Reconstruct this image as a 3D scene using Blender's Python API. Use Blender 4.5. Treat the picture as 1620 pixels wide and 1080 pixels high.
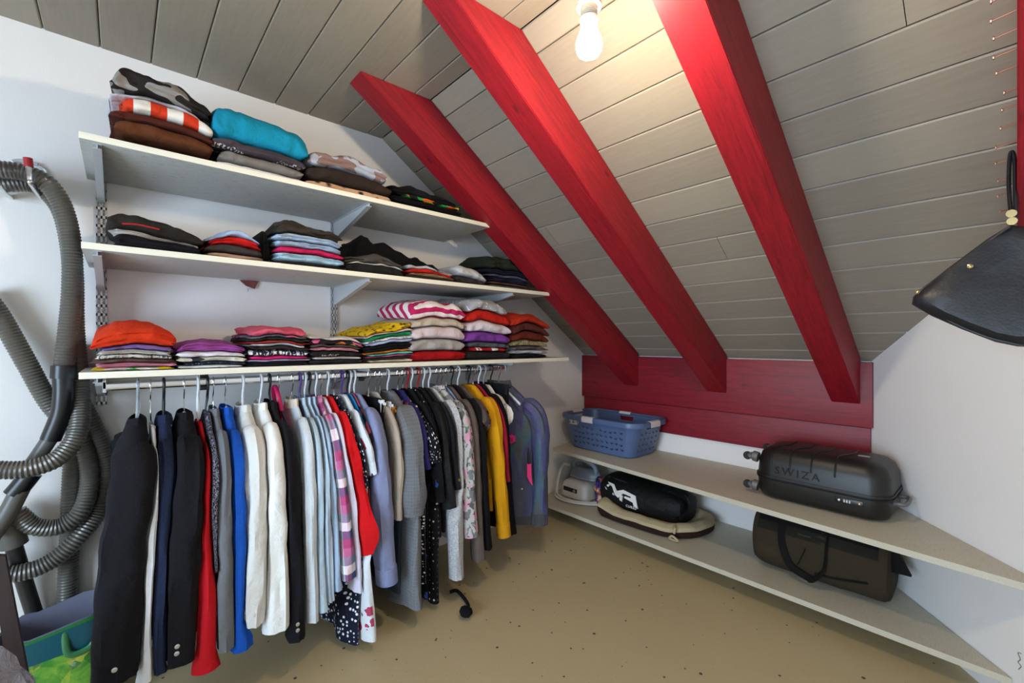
import bpy, bmesh, math, random
from mathutils import Vector, Matrix, noise as mnoise
PI = math.pi
random.seed(7)
scene = bpy.context.scene
COL = scene.collection
for o in list(bpy.data.objects): bpy.data.objects.remove(o)

# ------------------------------------------------------------------ camera
EYE = 1.166; CX = 2.2; FPX = 704.0
YAW = math.atan2(799.0, 704.0)
cam_d = bpy.data.cameras.new('camera'); cam = bpy.data.objects.new('camera', cam_d); COL.objects.link(cam)
cam_d.sensor_width = 36.0; cam_d.lens = FPX/1620*36.0; cam_d.shift_y = 3/1620
cam_d.clip_start = 0.02
cam.location = (CX, 0, EYE); cam.rotation_euler = (PI/2, 0, YAW)
scene.camera = cam

# ------------------------------------------------------------------ world (cool daylight that comes in through the window behind)
W = bpy.data.worlds.new('world'); scene.world = W; W.use_nodes = True
bg = W.node_tree.nodes['Background']; bg.inputs[0].default_value = (0.62, 0.80, 1.0, 1); bg.inputs[1].default_value = 12.5
scene.view_settings.view_transform = 'Standard'; scene.view_settings.look = 'None'
scene.view_settings.gamma = 1.0; scene.view_settings.exposure = 0.50
scene.view_settings.use_curve_mapping = False
BULB_STRENGTH = 340.0
WIN = (1.00, 2.60, 0.25, 1.75)      # window opening in the wall behind: x0,x1,z0,z1
YB = -2.10                          # wall behind the camera
pl = bpy.data.lights.new('window_back_offscreen', 'AREA'); pl.shape = 'RECTANGLE'; pl.size = WIN[1]-WIN[0]; pl.size_y = WIN[3]-WIN[2]
pl.cycles.is_portal = True
plo = bpy.data.objects.new('window_back_offscreen', pl); COL.objects.link(plo)
plo.location = ((WIN[0]+WIN[1])/2, YB-0.1, (WIN[2]+WIN[3])/2); plo.rotation_euler = (PI/2, 0, 0)

# ------------------------------------------------------------------ pixel rays
SY, CY = math.sin(YAW), math.cos(YAW)
def ray(u, v):
    a = u-810.0
    return (-SY*FPX+CY*a, CY*FPX+SY*a, 543.0-v)
def PX(u, v, X):
    r = ray(u, v); t = (X-CX)/r[0]; return Vector((X, r[1]*t, EYE+r[2]*t))
def PY(u, v, Y):
    r = ray(u, v); t = Y/r[1]; return Vector((CX+r[0]*t, Y, EYE+r[2]*t))
def PZ(u, v, Z):
    r = ray(u, v); t = (Z-EYE)/r[2]; return Vector((CX+r[0]*t, r[1]*t, Z))
def YU(u, X):
    r = ray(u, 0); return r[1]*(X-CX)/r[0]

# ------------------------------------------------------------------ colours and materials
def srgb(h):
    if isinstance(h, tuple): return h
    h = h.lstrip('#'); c = [int(h[i:i+2], 16)/255 for i in (0, 2, 4)]
    return tuple((x/12.92 if x <= .04045 else ((x+.055)/1.055)**2.4) for x in c)+(1.0,)
MC = {}
class NT:
    def __init__(s, name):
        s.m = bpy.data.materials.new(name); s.m.use_nodes = True; s.t = s.m.node_tree
        s.b = s.t.nodes['Principled BSDF']
    def n(s, typ, **kw):
        x = s.t.nodes.new(typ)
        for k, v in kw.items():
            if k.startswith('i_'):
                key = k[2:]; key = int(key) if key.isdigit() else key
                x.inputs[key].default_value = v
            else: setattr(x, k, v)
        return x
    def l(s, a, b): s.t.links.new(a, b)
    def coord(s, kind='Object', scale=(1, 1, 1), rot=(0, 0, 0)):
        tc = s.n('ShaderNodeTexCoord'); mp = s.n('ShaderNodeMapping')
        mp.inputs['Scale'].default_value = scale; mp.inputs['Rotation'].default_value = rot
        s.l(tc.outputs[kind], mp.inputs[0]); return mp.outputs[0]
    def noise(s, vec, scale, detail=2, rough=.5, dist=0):
        x = s.n('ShaderNodeTexNoise'); x.inputs['Scale'].default_value = scale; x.inputs['Detail'].default_value = detail
        x.inputs['Roughness'].default_value = rough; x.inputs['Distortion'].default_value = dist
        if vec is not None: s.l(vec, x.inputs['Vector'])
        return x.outputs['Fac']
    def voro(s, vec, scale, feat='F1', rnd=1.0, out='Distance'):
        x = s.n('ShaderNodeTexVoronoi'); x.feature = feat; x.inputs['Scale'].default_value = scale
        x.inputs['Randomness'].default_value = rnd; s.l(vec, x.inputs['Vector']); return x.outputs[out]
    def math(s, op, a, b=None, c=None):
        x = s.n('ShaderNodeMath'); x.operation = op
        for i, q in enumerate((a, b, c)):
            if q is None: continue
            if isinstance(q, (int, float)): x.inputs[i].default_value = q
            else: s.l(q, x.inputs[i])
        return x.outputs[0]
    def ramp(s, fac, stops, interp='LINEAR'):
        x = s.n('ShaderNodeValToRGB'); x.color_ramp.interpolation = interp
        e = x.color_ramp.elements
        while len(e) < len(stops): e.new(0.5)
        for i, (p, c) in enumerate(stops): e[i].position = p; e[i].color = srgb(c)
        s.l(fac, x.inputs[0]); return x.outputs[0]
    def mix(s, fac, a, b):
        x = s.n('ShaderNodeMix'); x.data_type = 'RGBA'
        if isinstance(fac, (int, float)): x.inputs[0].default_value = fac
        else: s.l(fac, x.inputs[0])
        for i, q in ((6, a), (7, b)):
            if isinstance(q, (str, tuple)): x.inputs[i].default_value = srgb(q)
            else: s.l(q, x.inputs[i])
        return x.outputs[2]
    def bump(s, h, strength=.3, dist=.01, normal=None):
        x = s.n('ShaderNodeBump'); x.inputs['Strength'].default_value = strength; x.inputs['Distance'].default_value = dist
        s.l(h, x.inputs['Height'])
        if normal is not None: s.l(normal, x.inputs['Normal'])
        return x.outputs[0]
    def sep(s, vec):
        x = s.n('ShaderNodeSeparateXYZ'); s.l(vec, x.inputs[0]); return x.outputs

def plain(name, col, rough=.5, metal=0., **kw):
    key = ('p', name)
    if key in MC: return MC[key]
    N = NT(name); N.b.inputs['Base Color'].default_value = srgb(col)
    N.b.inputs['Roughness'].default_value = rough; N.b.inputs['Metallic'].default_value = metal
    for k, v in kw.items(): N.b.inputs[k].default_value = v
    MC[key] = N.m; return N.m

def fab(pat, *cols, scale=1.0, rough=.92):
    """woven / knitted cloth; pattern from the UV map laid out in metres"""
    key = ('f', pat, cols, scale, rough)
    if key in MC: return MC[key]
    N = NT('cloth_'+pat); b = N.b; b.inputs['Roughness'].default_value = rough
    b.inputs['Specular IOR Level'].default_value = .25
    uv = N.coord('UV'); ob = N.coord('Object')
    c0 = cols[0]
    var = N.noise(ob, 9, 3)
    if pat == 'plain':
        colr = N.mix(N.math('MULTIPLY', var, .18), c0, tuple(x*.8 for x in srgb(c0)[:3])+(1,))
    elif pat == 'melange':
        f = N.noise(uv, 420*scale, 2, .7)
        colr = N.ramp(f, [(.36, cols[0]), (.64, cols[1])])
    elif pat == 'tweed':
        f = N.noise(uv, 190*scale, 3, .8)
        colr = N.ramp(f, [(.40, cols[0]), (.52, cols[1]), (.60, cols[0])])
    elif pat == 'dots':
        d = N.voro(uv, 62*scale, rnd=.55); colr = N.mix(N.math('LESS_THAN', d, .30), cols[0], cols[1])
    elif pat == 'pin':
        d = N.voro(uv, 75*scale, rnd=.25); colr = N.mix(N.math('LESS_THAN', d, .16), cols[0], cols[1])
    elif pat == 'floral':
        d = N.voro(uv, 16*scale, rnd=1.0); w = N.noise(uv, 60*scale, 2); d2 = N.math('ADD', d, N.math('MULTIPLY', w, .35))
        colr = N.mix(N.math('LESS_THAN', d2, .42), cols[0], cols[1])
        e = N.voro(uv, 23*scale, rnd=1.0); e2 = N.math('ADD', e, N.math('MULTIPLY', w, .3))
        colr = N.mix(N.math('LESS_THAN', e2, .30), colr, cols[2])
        if len(cols) > 3:
            g = N.noise(uv, 14*scale, 2, .5, 1.5); colr = N.mix(N.math('GREATER_THAN', g, .62), colr, cols[3])
    elif pat == 'camo':
        f = N.noise(uv, 17*scale, 2, .5, 1.2); f2 = N.noise(uv, 29*scale, 1, .5, .8)
        colr = N.ramp(f, [(0, cols[0]), (.43, cols[1]), (.56, cols[2])], 'CONSTANT')
        colr = N.mix(N.math('GREATER_THAN', f2, .60), colr, cols[3 % len(cols)])
    elif pat == 'leopard':
        d = N.voro(uv, 85*scale); colr = N.ramp(d, [(.2, cols[1]), (.45, cols[0])])
    elif pat == 'stripe':      # along v
        x = N.sep(uv); f = N.math('FRACT', N.math('MULTIPLY', x[1], 22*scale))
        colr = N.mix(N.math('LESS_THAN', f, .5), cols[0], cols[1])
    elif pat == 'stripeu':
        x = N.sep(uv); f = N.math('FRACT', N.math('MULTIPLY', x[0], 9*scale))
        colr = N.mix(N.math('LESS_THAN', f, .5), cols[0], cols[1])
    elif pat == 'pinline':
        x = N.sep(uv); f = N.math('FRACT', N.math('MULTIPLY', x[0], 70*scale))
        colr = N.mix(N.math('MULTIPLY', N.math('LESS_THAN', f, .3), .5), cols[0], cols[1])
    elif pat == 'rib':
        x = N.sep(uv); f = N.math('SINE', N.math('MULTIPLY', x[0], 700*scale))
        colr = N.mix(N.math('MULTIPLY', N.math('GREATER_THAN', f, .3), .22), cols[0], '#3a3530')
    elif pat == 'plaid':
        x = N.sep(uv)
        fu = N.math('FRACT', N.math('MULTIPLY', x[0], 8.5*scale)); fv = N.math('FRACT', N.math('MULTIPLY', x[1], 6.2*scale))
        cu = N.ramp(fu, [(0, cols[0]), (.34, cols[1]), (.67, cols[2])], 'CONSTANT')
        cv = N.ramp(fv, [(0, cols[3]), (.2, cols[1]), (.4, cols[4]), (.6, cols[0]), (.8, cols[2])], 'CONSTANT')
        colr = N.mix(.62, cu, cv)
    elif pat == 'check':       # fine woven check
        x = N.sep(uv)
        fu = N.math('LESS_THAN', N.math('FRACT', N.math('MULTIPLY', x[0], 45*scale)), .22)
        fv = N.math('LESS_THAN', N.math('FRACT', N.math('MULTIPLY', x[1], 45*scale)), .22)
        f0 = N.noise(uv, 350, 2, .7)
        colr = N.mix(N.math('MULTIPLY', N.math('MAXIMUM', fu, fv), .35), N.ramp(f0, [(.35, cols[0]), (.65, cols[1])]), cols[2])
    elif pat == 'letters':     # rows of printed marks on the fold
        x = N.sep(uv); f = N.noise(N.coord('UV', (150*scale, 38*scale, 1)), 1.0, 2, .6)
        band = N.math('LESS_THAN', N.math('ABSOLUTE', N.math('SUBTRACT', N.math('FRACT', N.math('MULTIPLY', x[1], 13*scale)), .5)), .24)
        side = N.math('GREATER_THAN', N.noise(uv, 5, 1), .46)
        m = N.math('MULTIPLY', N.math('MULTIPLY', N.math('GREATER_THAN', f, .53), band), side)
        colr = N.mix(m, cols[0], cols[1])
    elif pat == 'patch':       # large printed patches
        f = N.noise(uv, 13*scale, 1, .5, .6); colr = N.mix(N.math('GREATER_THAN', f, .54), cols[0], cols[1])
    elif pat == 'multi':       # coloured blocks on a dark ground
        d = N.voro(N.coord('UV', (38*scale, 60*scale, 1)), 1.0, rnd=1.0, out='Color'); sp = N.sep(d)
        cc = N.ramp(sp[0], [(0, cols[1]), (.25, cols[2]), (.5, cols[3]), (.75, cols[1])], 'CONSTANT')
        colr = N.mix(N.math('GREATER_THAN', sp[1], .45), cols[0], cc)
    elif pat == 'irid':
        x = N.sep(uv); w = N.noise(N.coord('UV', (9, 2.0, 1)), 1.0, 2, .5, .6)
        colr = N.ramp(w, [(.28, '#54565c'), (.40, '#474c66'), (.47, '#4b4674'), (.52, '#43606c'), (.56, '#50595a'), (.62, '#4f4d5c'), (.75, '#57575c')])
        b.inputs['Roughness'].default_value = .5
    elif pat == 'sequin':
        d = N.voro(N.coord('UV', (1, 1, 1)), 330*scale, out='Color'); sp = N.sep(d)
        colr = N.mix(N.math('GREATER_THAN', sp[0], .66), cols[0], cols[1])
    N.l(colr, b.inputs['Base Color'])
    wv = N.noise(uv, 900, 1); f1 = N.noise(ob, 26, 3, .55, .4)
    n1 = N.bump(f1, .55, .012); n2 = N.bump(wv, .12, .0015, n1)
    N.l(n2, b.inputs['Normal'])
    MC[key] = N.m; return N.m

# ------------------------------------------------------------------ object helpers
def link(o): COL.objects.link(o); return o
def tag(o, label=None, cat=None, group=None, kind=None):
    if label: o['label'] = label
    if cat: o['category'] = cat
    if group: o['group'] = group
    if kind: o['kind'] = kind
    return o
def thing(name, label, cat, loc=(0, 0, 0), group=None, kind=None):
    o = bpy.data.objects.new(name, None); link(o); o.location = loc; o.empty_display_size = .05
    return tag(o, label, cat, group, kind)
class MB:
    def __init__(s): s.v = []; s.f = []; s.uv = {}
    def add(s, verts, faces, uvs=None):
        o = len(s.v); s.v += [tuple(p) for p in verts]; s.f += [tuple(i+o for i in f) for f in faces]
        if uvs:
            for i, q in enumerate(uvs): s.uv[o+i] = q
        return s
    def box(s, x0, x1, y0, y1, z0, z1, bev=0):
        if bev:
            b = min(bev, (x1-x0)/2.01, (y1-y0)/2.01, (z1-z0)/2.01)
            vs = []; X = (x0, x1); Y = (y0, y1); Z = (z0, z1)
            bm = bmesh.new()
            for x in X:
                for y in Y:
                    for z in Z: bm.verts.new((x, y, z))
            bm.verts.ensure_lookup_table(); bmesh.ops.convex_hull(bm, input=bm.verts)
            bmesh.ops.dissolve_limit(bm, angle_limit=.01, verts=bm.verts, edges=bm.edges)
            bmesh.ops.bevel(bm, geom=list(bm.edges), offset=b, segments=2, profile=.6, affect='EDGES')
            s.bm(bm); return s
        v = [(x0, y0, z0), (x1, y0, z0), (x1, y1, z0), (x0, y1, z0), (x0, y0, z1), (x1, y0, z1), (x1, y1, z1), (x0, y1, z1)]
        return s.add(v, [(3, 2, 1, 0), (4, 5, 6, 7), (0, 1, 5, 4), (1, 2, 6, 5), (2, 3, 7, 6), (3, 0, 4, 7)])
    def bm(s, bm):
        bm.verts.ensure_lookup_table(); bm.verts.index_update()
        s.add([v.co[:] for v in bm.verts], [[v.index for v in f.verts] for f in bm.faces]); bm.free(); return s
    def prism(s, poly, z0, z1):
        n = len(poly)
        v = [(p[0], p[1], z0) for p in poly]+[(p[0], p[1], z1) for p in poly]
        return s.add(v, [tuple(range(n-1, -1, -1)), tuple(range(n, 2*n))]+[(i, (i+1) % n, n+(i+1) % n, n+i) for i in range(n)])
    def ext(s, poly3, d):      # planar polygon of 3d points extruded by vector d
        n = len(poly3); d = Vector(d); a = [Vector(p) for p in poly3]
        return s.add([p[:] for p in a]+[(p+d)[:] for p in a], [tuple(range(n-1, -1, -1)), tuple(range(n, 2*n))]+[(i, (i+1) % n, n+(i+1) % n, n+i) for i in range(n)])
    def tube(s, pts, rad, seg=10, caps=True, flat=1.0, up=None):
        pts = [Vector(p) for p in pts]; n = len(pts)
        rs = rad if isinstance(rad, (list, tuple)) else [rad]*n
        T = []
        for i in range(n):
            t = pts[min(i+1, n-1)]-pts[max(i-1, 0)]
            T.append(t.normalized() if t.length > 1e-9 else Vector((0, 0, 1)))
        a = up or (Vector((0, 1, 0)) if abs(T[0].y) < .9 else Vector((1, 0, 0)))
        e = (Vector(a)-T[0]*Vector(a).dot(T[0])).normalized()
        V = []; U = []; L = 0
        for i in range(n):
            if i:
                L += (pts[i]-pts[i-1]).length
                e = (e-T[i]*e.dot(T[i])); e = e.normalized() if e.length > 1e-6 else T[i].orthogonal().normalized()
            f = T[i].cross(e)
            for k in range(seg):
                an = 2*PI*k/seg
                V.append(pts[i]+e*math.cos(an)*rs[i]+f*math.sin(an)*rs[i]*flat); U.append((abs(an-PI)*rs[i], L))
        F = [(i*seg+k, i*seg+(k+1) % seg, (i+1)*seg+(k+1) % seg, (i+1)*seg+k) for i in range(n-1) for k in range(seg)]
        if caps: F += [tuple(range(seg-1, -1, -1)), tuple((n-1)*seg+k for k in range(seg))]
        return s.add(V, F, U)
    def lathe(s, prof, c, seg=20, axis='z'):
        V = []
        for r, z in prof:
            for k in range(seg):
                a = 2*PI*k/seg; q = (r*math.cos(a), r*math.sin(a), z)
                if axis == 'x': q = (z, q[0], q[1])
                if axis == 'y': q = (q[0], z, q[1])
                V.append((c[0]+q[0], c[1]+q[1], c[2]+q[2]))
        n = len(prof)
        F = [(i*seg+k, i*seg+(k+1) % seg, (i+1)*seg+(k+1) % seg, (i+1)*seg+k) for i in range(n-1) for k in range(seg)]
        F += [tuple(range(seg-1, -1, -1)), tuple((n-1)*seg+k for k in range(seg))]
        return s.add(V, F)
    def build(s, name, mat, parent=None, smooth=True, label=None, auto=None):
        me = bpy.data.meshes.new(name)
        off = Vector(parent.matrix_world.translation) if False else Vector((0, 0, 0))
        if parent is not None:
            q = parent
            while q is not None: off += Vector(q.location); q = q.parent
        V = [(v[0]-off.x, v[1]-off.y, v[2]-off.z) for v in s.v]
        me.from_pydata(V, [], s.f); me.validate()
        if s.uv:
            ul = me.uv_layers.new(name='UVMap')
            for lp in me.loops: ul.data[lp.index].uv = s.uv.get(lp.vertex_index, (0, 0))
        bm = bmesh.new(); bm.from_mesh(me); bmesh.ops.recalc_face_normals(bm, faces=bm.faces); bm.to_mesh(me); bm.free()
        me.materials.append(mat)
        if smooth:
            for p in me.polygons: p.use_smooth = True
            me.set_sharp_from_angle(angle=math.radians(auto or 42))
        o = bpy.data.objects.new(name, me); link(o)
        if parent is not None: o.parent = parent
        if label: o['label'] = label
        return o
def rehome(o, loc):
    """move a one-mesh thing's origin to loc"""
    loc = Vector(loc); o.data.transform(Matrix.Translation(-loc)); o.location = loc; return o
def cr(pts, n=8):
    """Catmull-Rom through the points"""
    P = [Vector(p) for p in pts]; P = [P[0]*2-P[1]]+P+[P[-1]*2-P[-2]]; out = []
    for i in range(1, len(P)-2):
        for k in range(n):
            t = k/n; a, b, c, d = P[i-1], P[i], P[i+1], P[i+2]
            out.append(.5*((2*b)+(c-a)*t+(2*a-5*b+4*c-d)*t*t+(3*b-a-3*c+d)*t**3))
    out.append(P[-2]); return out
def nz(x, y, z): return mnoise.noise(Vector((x, y, z)))
def sp(x, e): return math.copysign(abs(x)**e, x)
def text_mb(txt, size, depth, M, spacing=1.0):
    cu = bpy.data.curves.new('t', 'FONT'); cu.body = txt; cu.size = size; cu.extrude = depth; cu.space_character = spacing
    cu.resolution_u = 3
    ob = bpy.data.objects.new('t', cu); link(ob)
    bpy.context.view_layer.update()
    me = ob.evaluated_get(bpy.context.evaluated_depsgraph_get()).to_mesh()
    m = MB().add([(M @ v.co)[:] for v in me.vertices], [tuple(p.vertices) for p in me.polygons])
    bpy.data.objects.remove(ob); bpy.data.curves.remove(cu); return m
# ================================================================== the room
ZC = EYE+1.0725; YF = 1.03; TS = 0.7024          # flat ceiling height, fold, tangent of the roof slope
YK = 2.682                                        # knee wall
def zs(y): return ZC-(y-YF)*TS
WRA = Vector((1.740, YK, 0)); WRB = Vector((2.2, 2.108, 0)); WRD = (WRB-WRA).normalized()
XR = 3.35; WRC = WRA+WRD*((XR-WRA.x)/WRD.x)       # oblique wall runs on to the right side wall

def wallmat(name, col):
    N = NT(name); o = N.coord('Object'); f = N.noise(o, 2.2, 4, .6)
    N.l(N.mix(N.math('MULTIPLY', f, .25), col, '#cfcac6'), N.b.inputs['Base Color']); N.b.inputs['Roughness'].default_value = .85
    N.l(N.bump(N.noise(o, 240, 2), .10, .004), N.b.inputs['Normal']); return N.m
M_wall = wallmat('white_plaster', '#efebe8')
def floormat():
    N = NT('painted_floor'); o = N.coord('Object'); b = N.b
    c = N.mix(N.noise(o, 1.3, 4, .6), '#c3b18a', '#b2a07a')
    d = N.voro(o, 26, rnd=1.0); sz = N.voro(o, 26, rnd=1.0, out='Color'); r = N.sep(sz)[0]
    m = N.math('LESS_THAN', d, N.math('MULTIPLY', N.math('POWER', r, 2), .17))
    c = N.mix(m, c, '#4a443c'); d2 = N.voro(o, 55, rnd=1.0); c = N.mix(N.math('LESS_THAN', d2, .07), c, '#6b6456')
    N.l(c, b.inputs['Base Color']); b.inputs['Roughness'].default_value = .42; b.inputs['Specular IOR Level'].default_value = .35
    N.l(N.bump(N.noise(o, 120, 3), .08, .004), b.inputs['Normal']); return N.m
M_floor = floormat()
def boardmat():
    N = NT('greywashed_boards'); oi = N.n('ShaderNodeObjectInfo'); o = N.coord('Object', (1.2, 14, 14)); b = N.b
    g = N.noise(o, 6, 5, .6, .4); c = N.mix(g, '#978d7f', '#7e7568')
    c = N.mix(N.math('MULTIPLY', oi.outputs['Random'], .45), c, '#a49b8c')
    k = N.voro(N.coord('Object', (1.2, 2.2, 2.2)), 2.2); c = N.mix(N.math('MULTIPLY', N.math('LESS_THAN', k, .03), .45), c, '#5d564b')
    N.l(c, b.inputs['Base Color']); b.inputs['Roughness'].default_value = .6
    N.l(N.bump(g, .12, .004), b.inputs['Normal']); return N.m
M_board = boardmat()
def redmat(name, c1, c2, beam=True):
    N = NT(name); b = N.b
    base = N.coord('Object', (1, 1, 1), (math.atan(.7024), 0, 0) if beam else (0, 0, PI/2))
    def co(sc):
        mp = N.n('ShaderNodeMapping'); mp.inputs['Scale'].default_value = sc; N.l(base, mp.inputs[0]); return mp.outputs[0]
    o = co((9, .7, 9))
    g = N.noise(o, 9, 6, .72, .9); c = N.mix(N.ramp(g, [(.34, (0, 0, 0, 1)), (.66, (1, 1, 1, 1))]), c1, c2); c = N.mix(N.ramp(N.noise(co((22, .5, 22)), 5, 3, .6), [(.56, (0, 0, 0, 1)), (.72, (.55, .55, .55, 1))]), c, '#4d0710')
    k = N.voro(co((3.2, 1.3, 3.2)), 2.6); c = N.mix(N.ramp(k, [(.03, (1, 1, 1, 1)), (.09, (0, 0, 0, 1))]), c, '#4a0a0a')
    N.l(c, b.inputs['Base Color']); b.inputs['Roughness'].default_value = .5
    N.l(N.bump(g, .15, .003), b.inputs['Normal']); return N.m
M_red = redmat('red_stained_beam', '#9e1020', '#740a18')
M_red2 = redmat('red_stained_plank', '#8f1022', '#6c0918', False)
M_dark = plain('roof_space', '#2a2622', .9)

def struct(name, mb, mat, **k):
    o = mb.build(name, mat, None, **k); o['kind'] = 'structure'; return o
T = .12
struct('floor', MB().prism([(-T, YB-T), (XR+T, YB-T), (XR+T, YK+T), (-T, YK+T)], -.1, 0), M_floor, smooth=False)
# left wall: full profile following the roof
pf = [(YB-T, 0), (YK+T, 0), (YK+T, zs(YK)+.02), (YF, ZC+.02), (YB-T, ZC+.02)]
struct('wall_left', MB().ext([(-T, y, z) for y, z in pf], (T, 0, 0)), M_wall, smooth=False)
struct('wall_far', MB().box(-T, XR, YK, YK+T, 0, zs(YK)+.02), M_wall, smooth=False)
# oblique wall on the right (top cut under the roof)
nrm = Vector((-WRD.y, WRD.x, 0)); nrm = nrm if nrm.x > 0 else -nrm
def prof_at(p): return min(ZC, zs(p.y))+.02
PQ = [WRA, WRA+WRD*((YF-WRA.y)/WRD.y), WRC]
poly = [WRA, WRC]+[Vector((p.x, p.y, prof_at(p))) for p in reversed(PQ)]
struct('wall_right', MB().ext(poly, nrm*T), M_wall, smooth=False)
struct('wall_side', MB().box(XR, XR+T, YB-T, WRC.y, 0, ZC+.02), M_wall, smooth=False)
x0, x1, z0, z1 = WIN
struct('wall_back', MB().box(0, x0, YB-T, YB, 0, ZC).box(x1, XR, YB-T, YB, 0, ZC).box(x0, x1, YB-T, YB, 0, z0).box(x0, x1, YB-T, YB, z1, ZC), M_wall, smooth=False)
wf = struct('window_1', MB().box(x0, x0+.05, YB-.09, YB-.03, z0, z1).box(x1-.05, x1, YB-.09, YB-.03, z0, z1).box(x0, x1, YB-.09, YB-.03, z0, z0+.05).box(x0, x1, YB-.09, YB-.03, z1-.05, z1).box((x0+x1)/2-.025, (x0+x1)/2+.025, YB-.085, YB-.035, z0, z1), plain('window_white', '#e8e8e6', .4))
# ceiling: a dark backing with boards laid under it, one object each
ce = struct('ceiling', MB().ext([(-T, y, z) for y, z in [(YB-T, ZC+.02), (YF, ZC+.02), (YK+T, zs(YK+T)+.02), (YK+T, zs(YK+T)+.06), (YF, ZC+.07), (YB-T, ZC+.07)]], (XR+2*T, 0, 0)), M_dark, smooth=False)
def board_mesh(w, xa, xb):
    # a plank lying along x, width w along +y, its seen face at z=0 and 16 mm thick, edges chamfered
    c = .004; pr = [(.0012, .016), (.0012, c), (c+.0012, 0), (w-c-.0012, 0), (w-.0012, c), (w-.0012, .016)]
    return MB().ext([(xa, y, z) for y, z in pr], (xb-xa, 0, 0))
pitch = .1435; y = .09-pitch*13; cuts = {5: 1.52, 9: .8, 12: 2.4, 3: 2.1}
ys = []
while y < YF-.001:
    ys.append((y, min(y+pitch, YF))); y += pitch
for i, (a, b) in enumerate(ys):
    if b < YB-.02: continue
    segs = [(0.0, XR)] if i not in cuts else [(0.0, cuts[i]), (cuts[i]+.002, XR)]
    for s in segs:
        o = board_mesh(b-a, *s).build('ceiling_board', M_board, ce, smooth=False); o.location = (0, a, ZC)
ang = math.atan(TS); cs = math.cos(ang); p2 = .1155
y = 1.105-p2; n = 0
cuts2 = {0: 1.32, 1: 2.45, 2: .9, 3: 2.02, 6: .55, 8: 1.35}
while y < YK:
    a = max(y, YF); b = min(y+p2, YK); w = (b-a)/cs
    segs = [(0.0, XR)] if n not in cuts2 else [(0.0, cuts2[n]), (cuts2[n]+.002, XR)]
    for s in segs:
        o = board_mesh(w, *s).build('ceiling_board', M_board, ce, smooth=False); o.location = (0, a, zs(a)); o.rotation_euler = (-ang, 0, 0)
    y += p2; n += 1

# red planks on the knee wall
def bevbox(x0, x1, y0, y1, z0, z1, b=.003): return MB().box(x0, x1, y0, y1, z0, z1, b)
o = bevbox(0.002, 1.752, YK-.034, YK-.001, .767, zs(YK)-.002).build('wall_plank', M_red2); rehome(o, (.87, YK-.02, .767))
tag(o, 'wide red stained plank across the knee wall where the beams end', 'plank', 'red planks on the knee wall')
o = bevbox(0.012, 1.742, YK-.020, YK-.001, .584, .764).build('wall_plank', M_red2); rehome(o, (.87, YK-.02, .584))
tag(o, 'narrow red plank below the wide one, behind the laundry basket', 'plank', 'red planks on the knee wall')

# red roof beams: cut off by the flat ceiling at the top, by the plank at the foot
BW = .115; VT = .226
def beam(xr, label, yend=YK-.034):
    yt = YF-VT/TS
    pr = [(yt, ZC-.0005), (YF, ZC-.0005), (yend, zs(yend)-.001), (yend, zs(yend)-VT)]
    mb = MB(); bm = bmesh.new()
    vs = [bm.verts.new((xr-BW, a, b)) for a, b in pr]; f = bm.faces.new(vs)
    r = bmesh.ops.extrude_face_region(bm, geom=[f]); bmesh.ops.translate(bm, verts=[v for v in r['geom'] if isinstance(v, bmesh.types.BMVert)], vec=(BW, 0, 0))
    bmesh.ops.bevel(bm, geom=list(bm.edges), offset=.003, segments=2, affect='EDGES')
    mb.bm(bm); o = mb.build('roof_beam', M_red); rehome(o, (xr-BW/2, yend, zs(yend)-VT))
    return tag(o, label, 'beam', 'red roof beams')
beam(.495, 'red roof beam running down past the right ends of the wall shelves')
beam(1.083, 'red roof beam between the shelf beam and the bare bulb')
beam(1.706, 'red roof beam ending above the black hard suitcase')
y4 = WRA.y+WRD.y*(2.2-WRA.x)/WRD.x
b4 = beam(2.2+BW, 'red roof beam studded with a row of nails for hanging bags', y4-.10)
M_nail = plain('copper_nail', '#b98a72', .35, .8)
NV = [-20, 12, 42, 73, 100, 135, 162, 191, 220, 246, 275, 300, 325, 348]
for k, v in enumerate(NV):
    yy = 1.686/(.7024+(543-v)/1064); zz = zs(yy)-.115
    L = (.036, .037, .034, .035, .031, .02, .024, .027)[k % 8]
    m = MB().tube([(2.199, yy, zz), (2.2-L, yy, zz-.004)], .0022, 6).lathe([(.0012, 0), (.0056, -.001), (.0056, -.003), (.001, -.0035)], (2.2-L+.002, yy, zz-.004), 8, 'x')
    m.build('nail', M_nail, b4)

# ceiling bulb in a white threaded lampholder
LX, LY = 1.487, 0.887
lamp = thing('pendant_bulb', 'bare lit light bulb in a white threaded lampholder under the ceiling', 'lamp', (LX, LY, ZC))
M_lh = plain('lampholder_white', '#e9e4d6', .35)
BZ = EYE+.756                     # centre of the glass
hold = MB().lathe([(.004, ZC-BZ), (.004, .170), (.012, .165), (.0195, .150), (.021, .118), (.021, .098)], (LX, LY, BZ), 24).build('lamp_holder', M_lh, lamp)
MB().lathe([(.0205, .100), (.031, .099), (.032, .094), (.031, .089), (.0205, .088)], (LX, LY, BZ), 28).build('shade_ring', M_lh, lamp)
pr = [(.0205, .0885)]
for k in range(5): pr += [(.0215, .0865-k*.0045), (.0195, .0845-k*.0045)]
MB().lathe(pr, (LX, LY, BZ), 24).build('threaded_sleeve', plain('lampholder_beige', '#cdbfa6', .4), lamp)
MB().lathe([(.019, .064), (.0225, .062), (.0225, .055), (.019, .052)], (LX, LY, BZ), 24).build('collar', M_lh, lamp)
N = NT('glowing_glass'); N.b.inputs['Emission Color'].default_value = (1, .85, .62, 1); N.b.inputs['Emission Strength'].default_value = BULB_STRENGTH
N.b.inputs['Base Color'].default_value = (1, 1, 1, 1)
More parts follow.
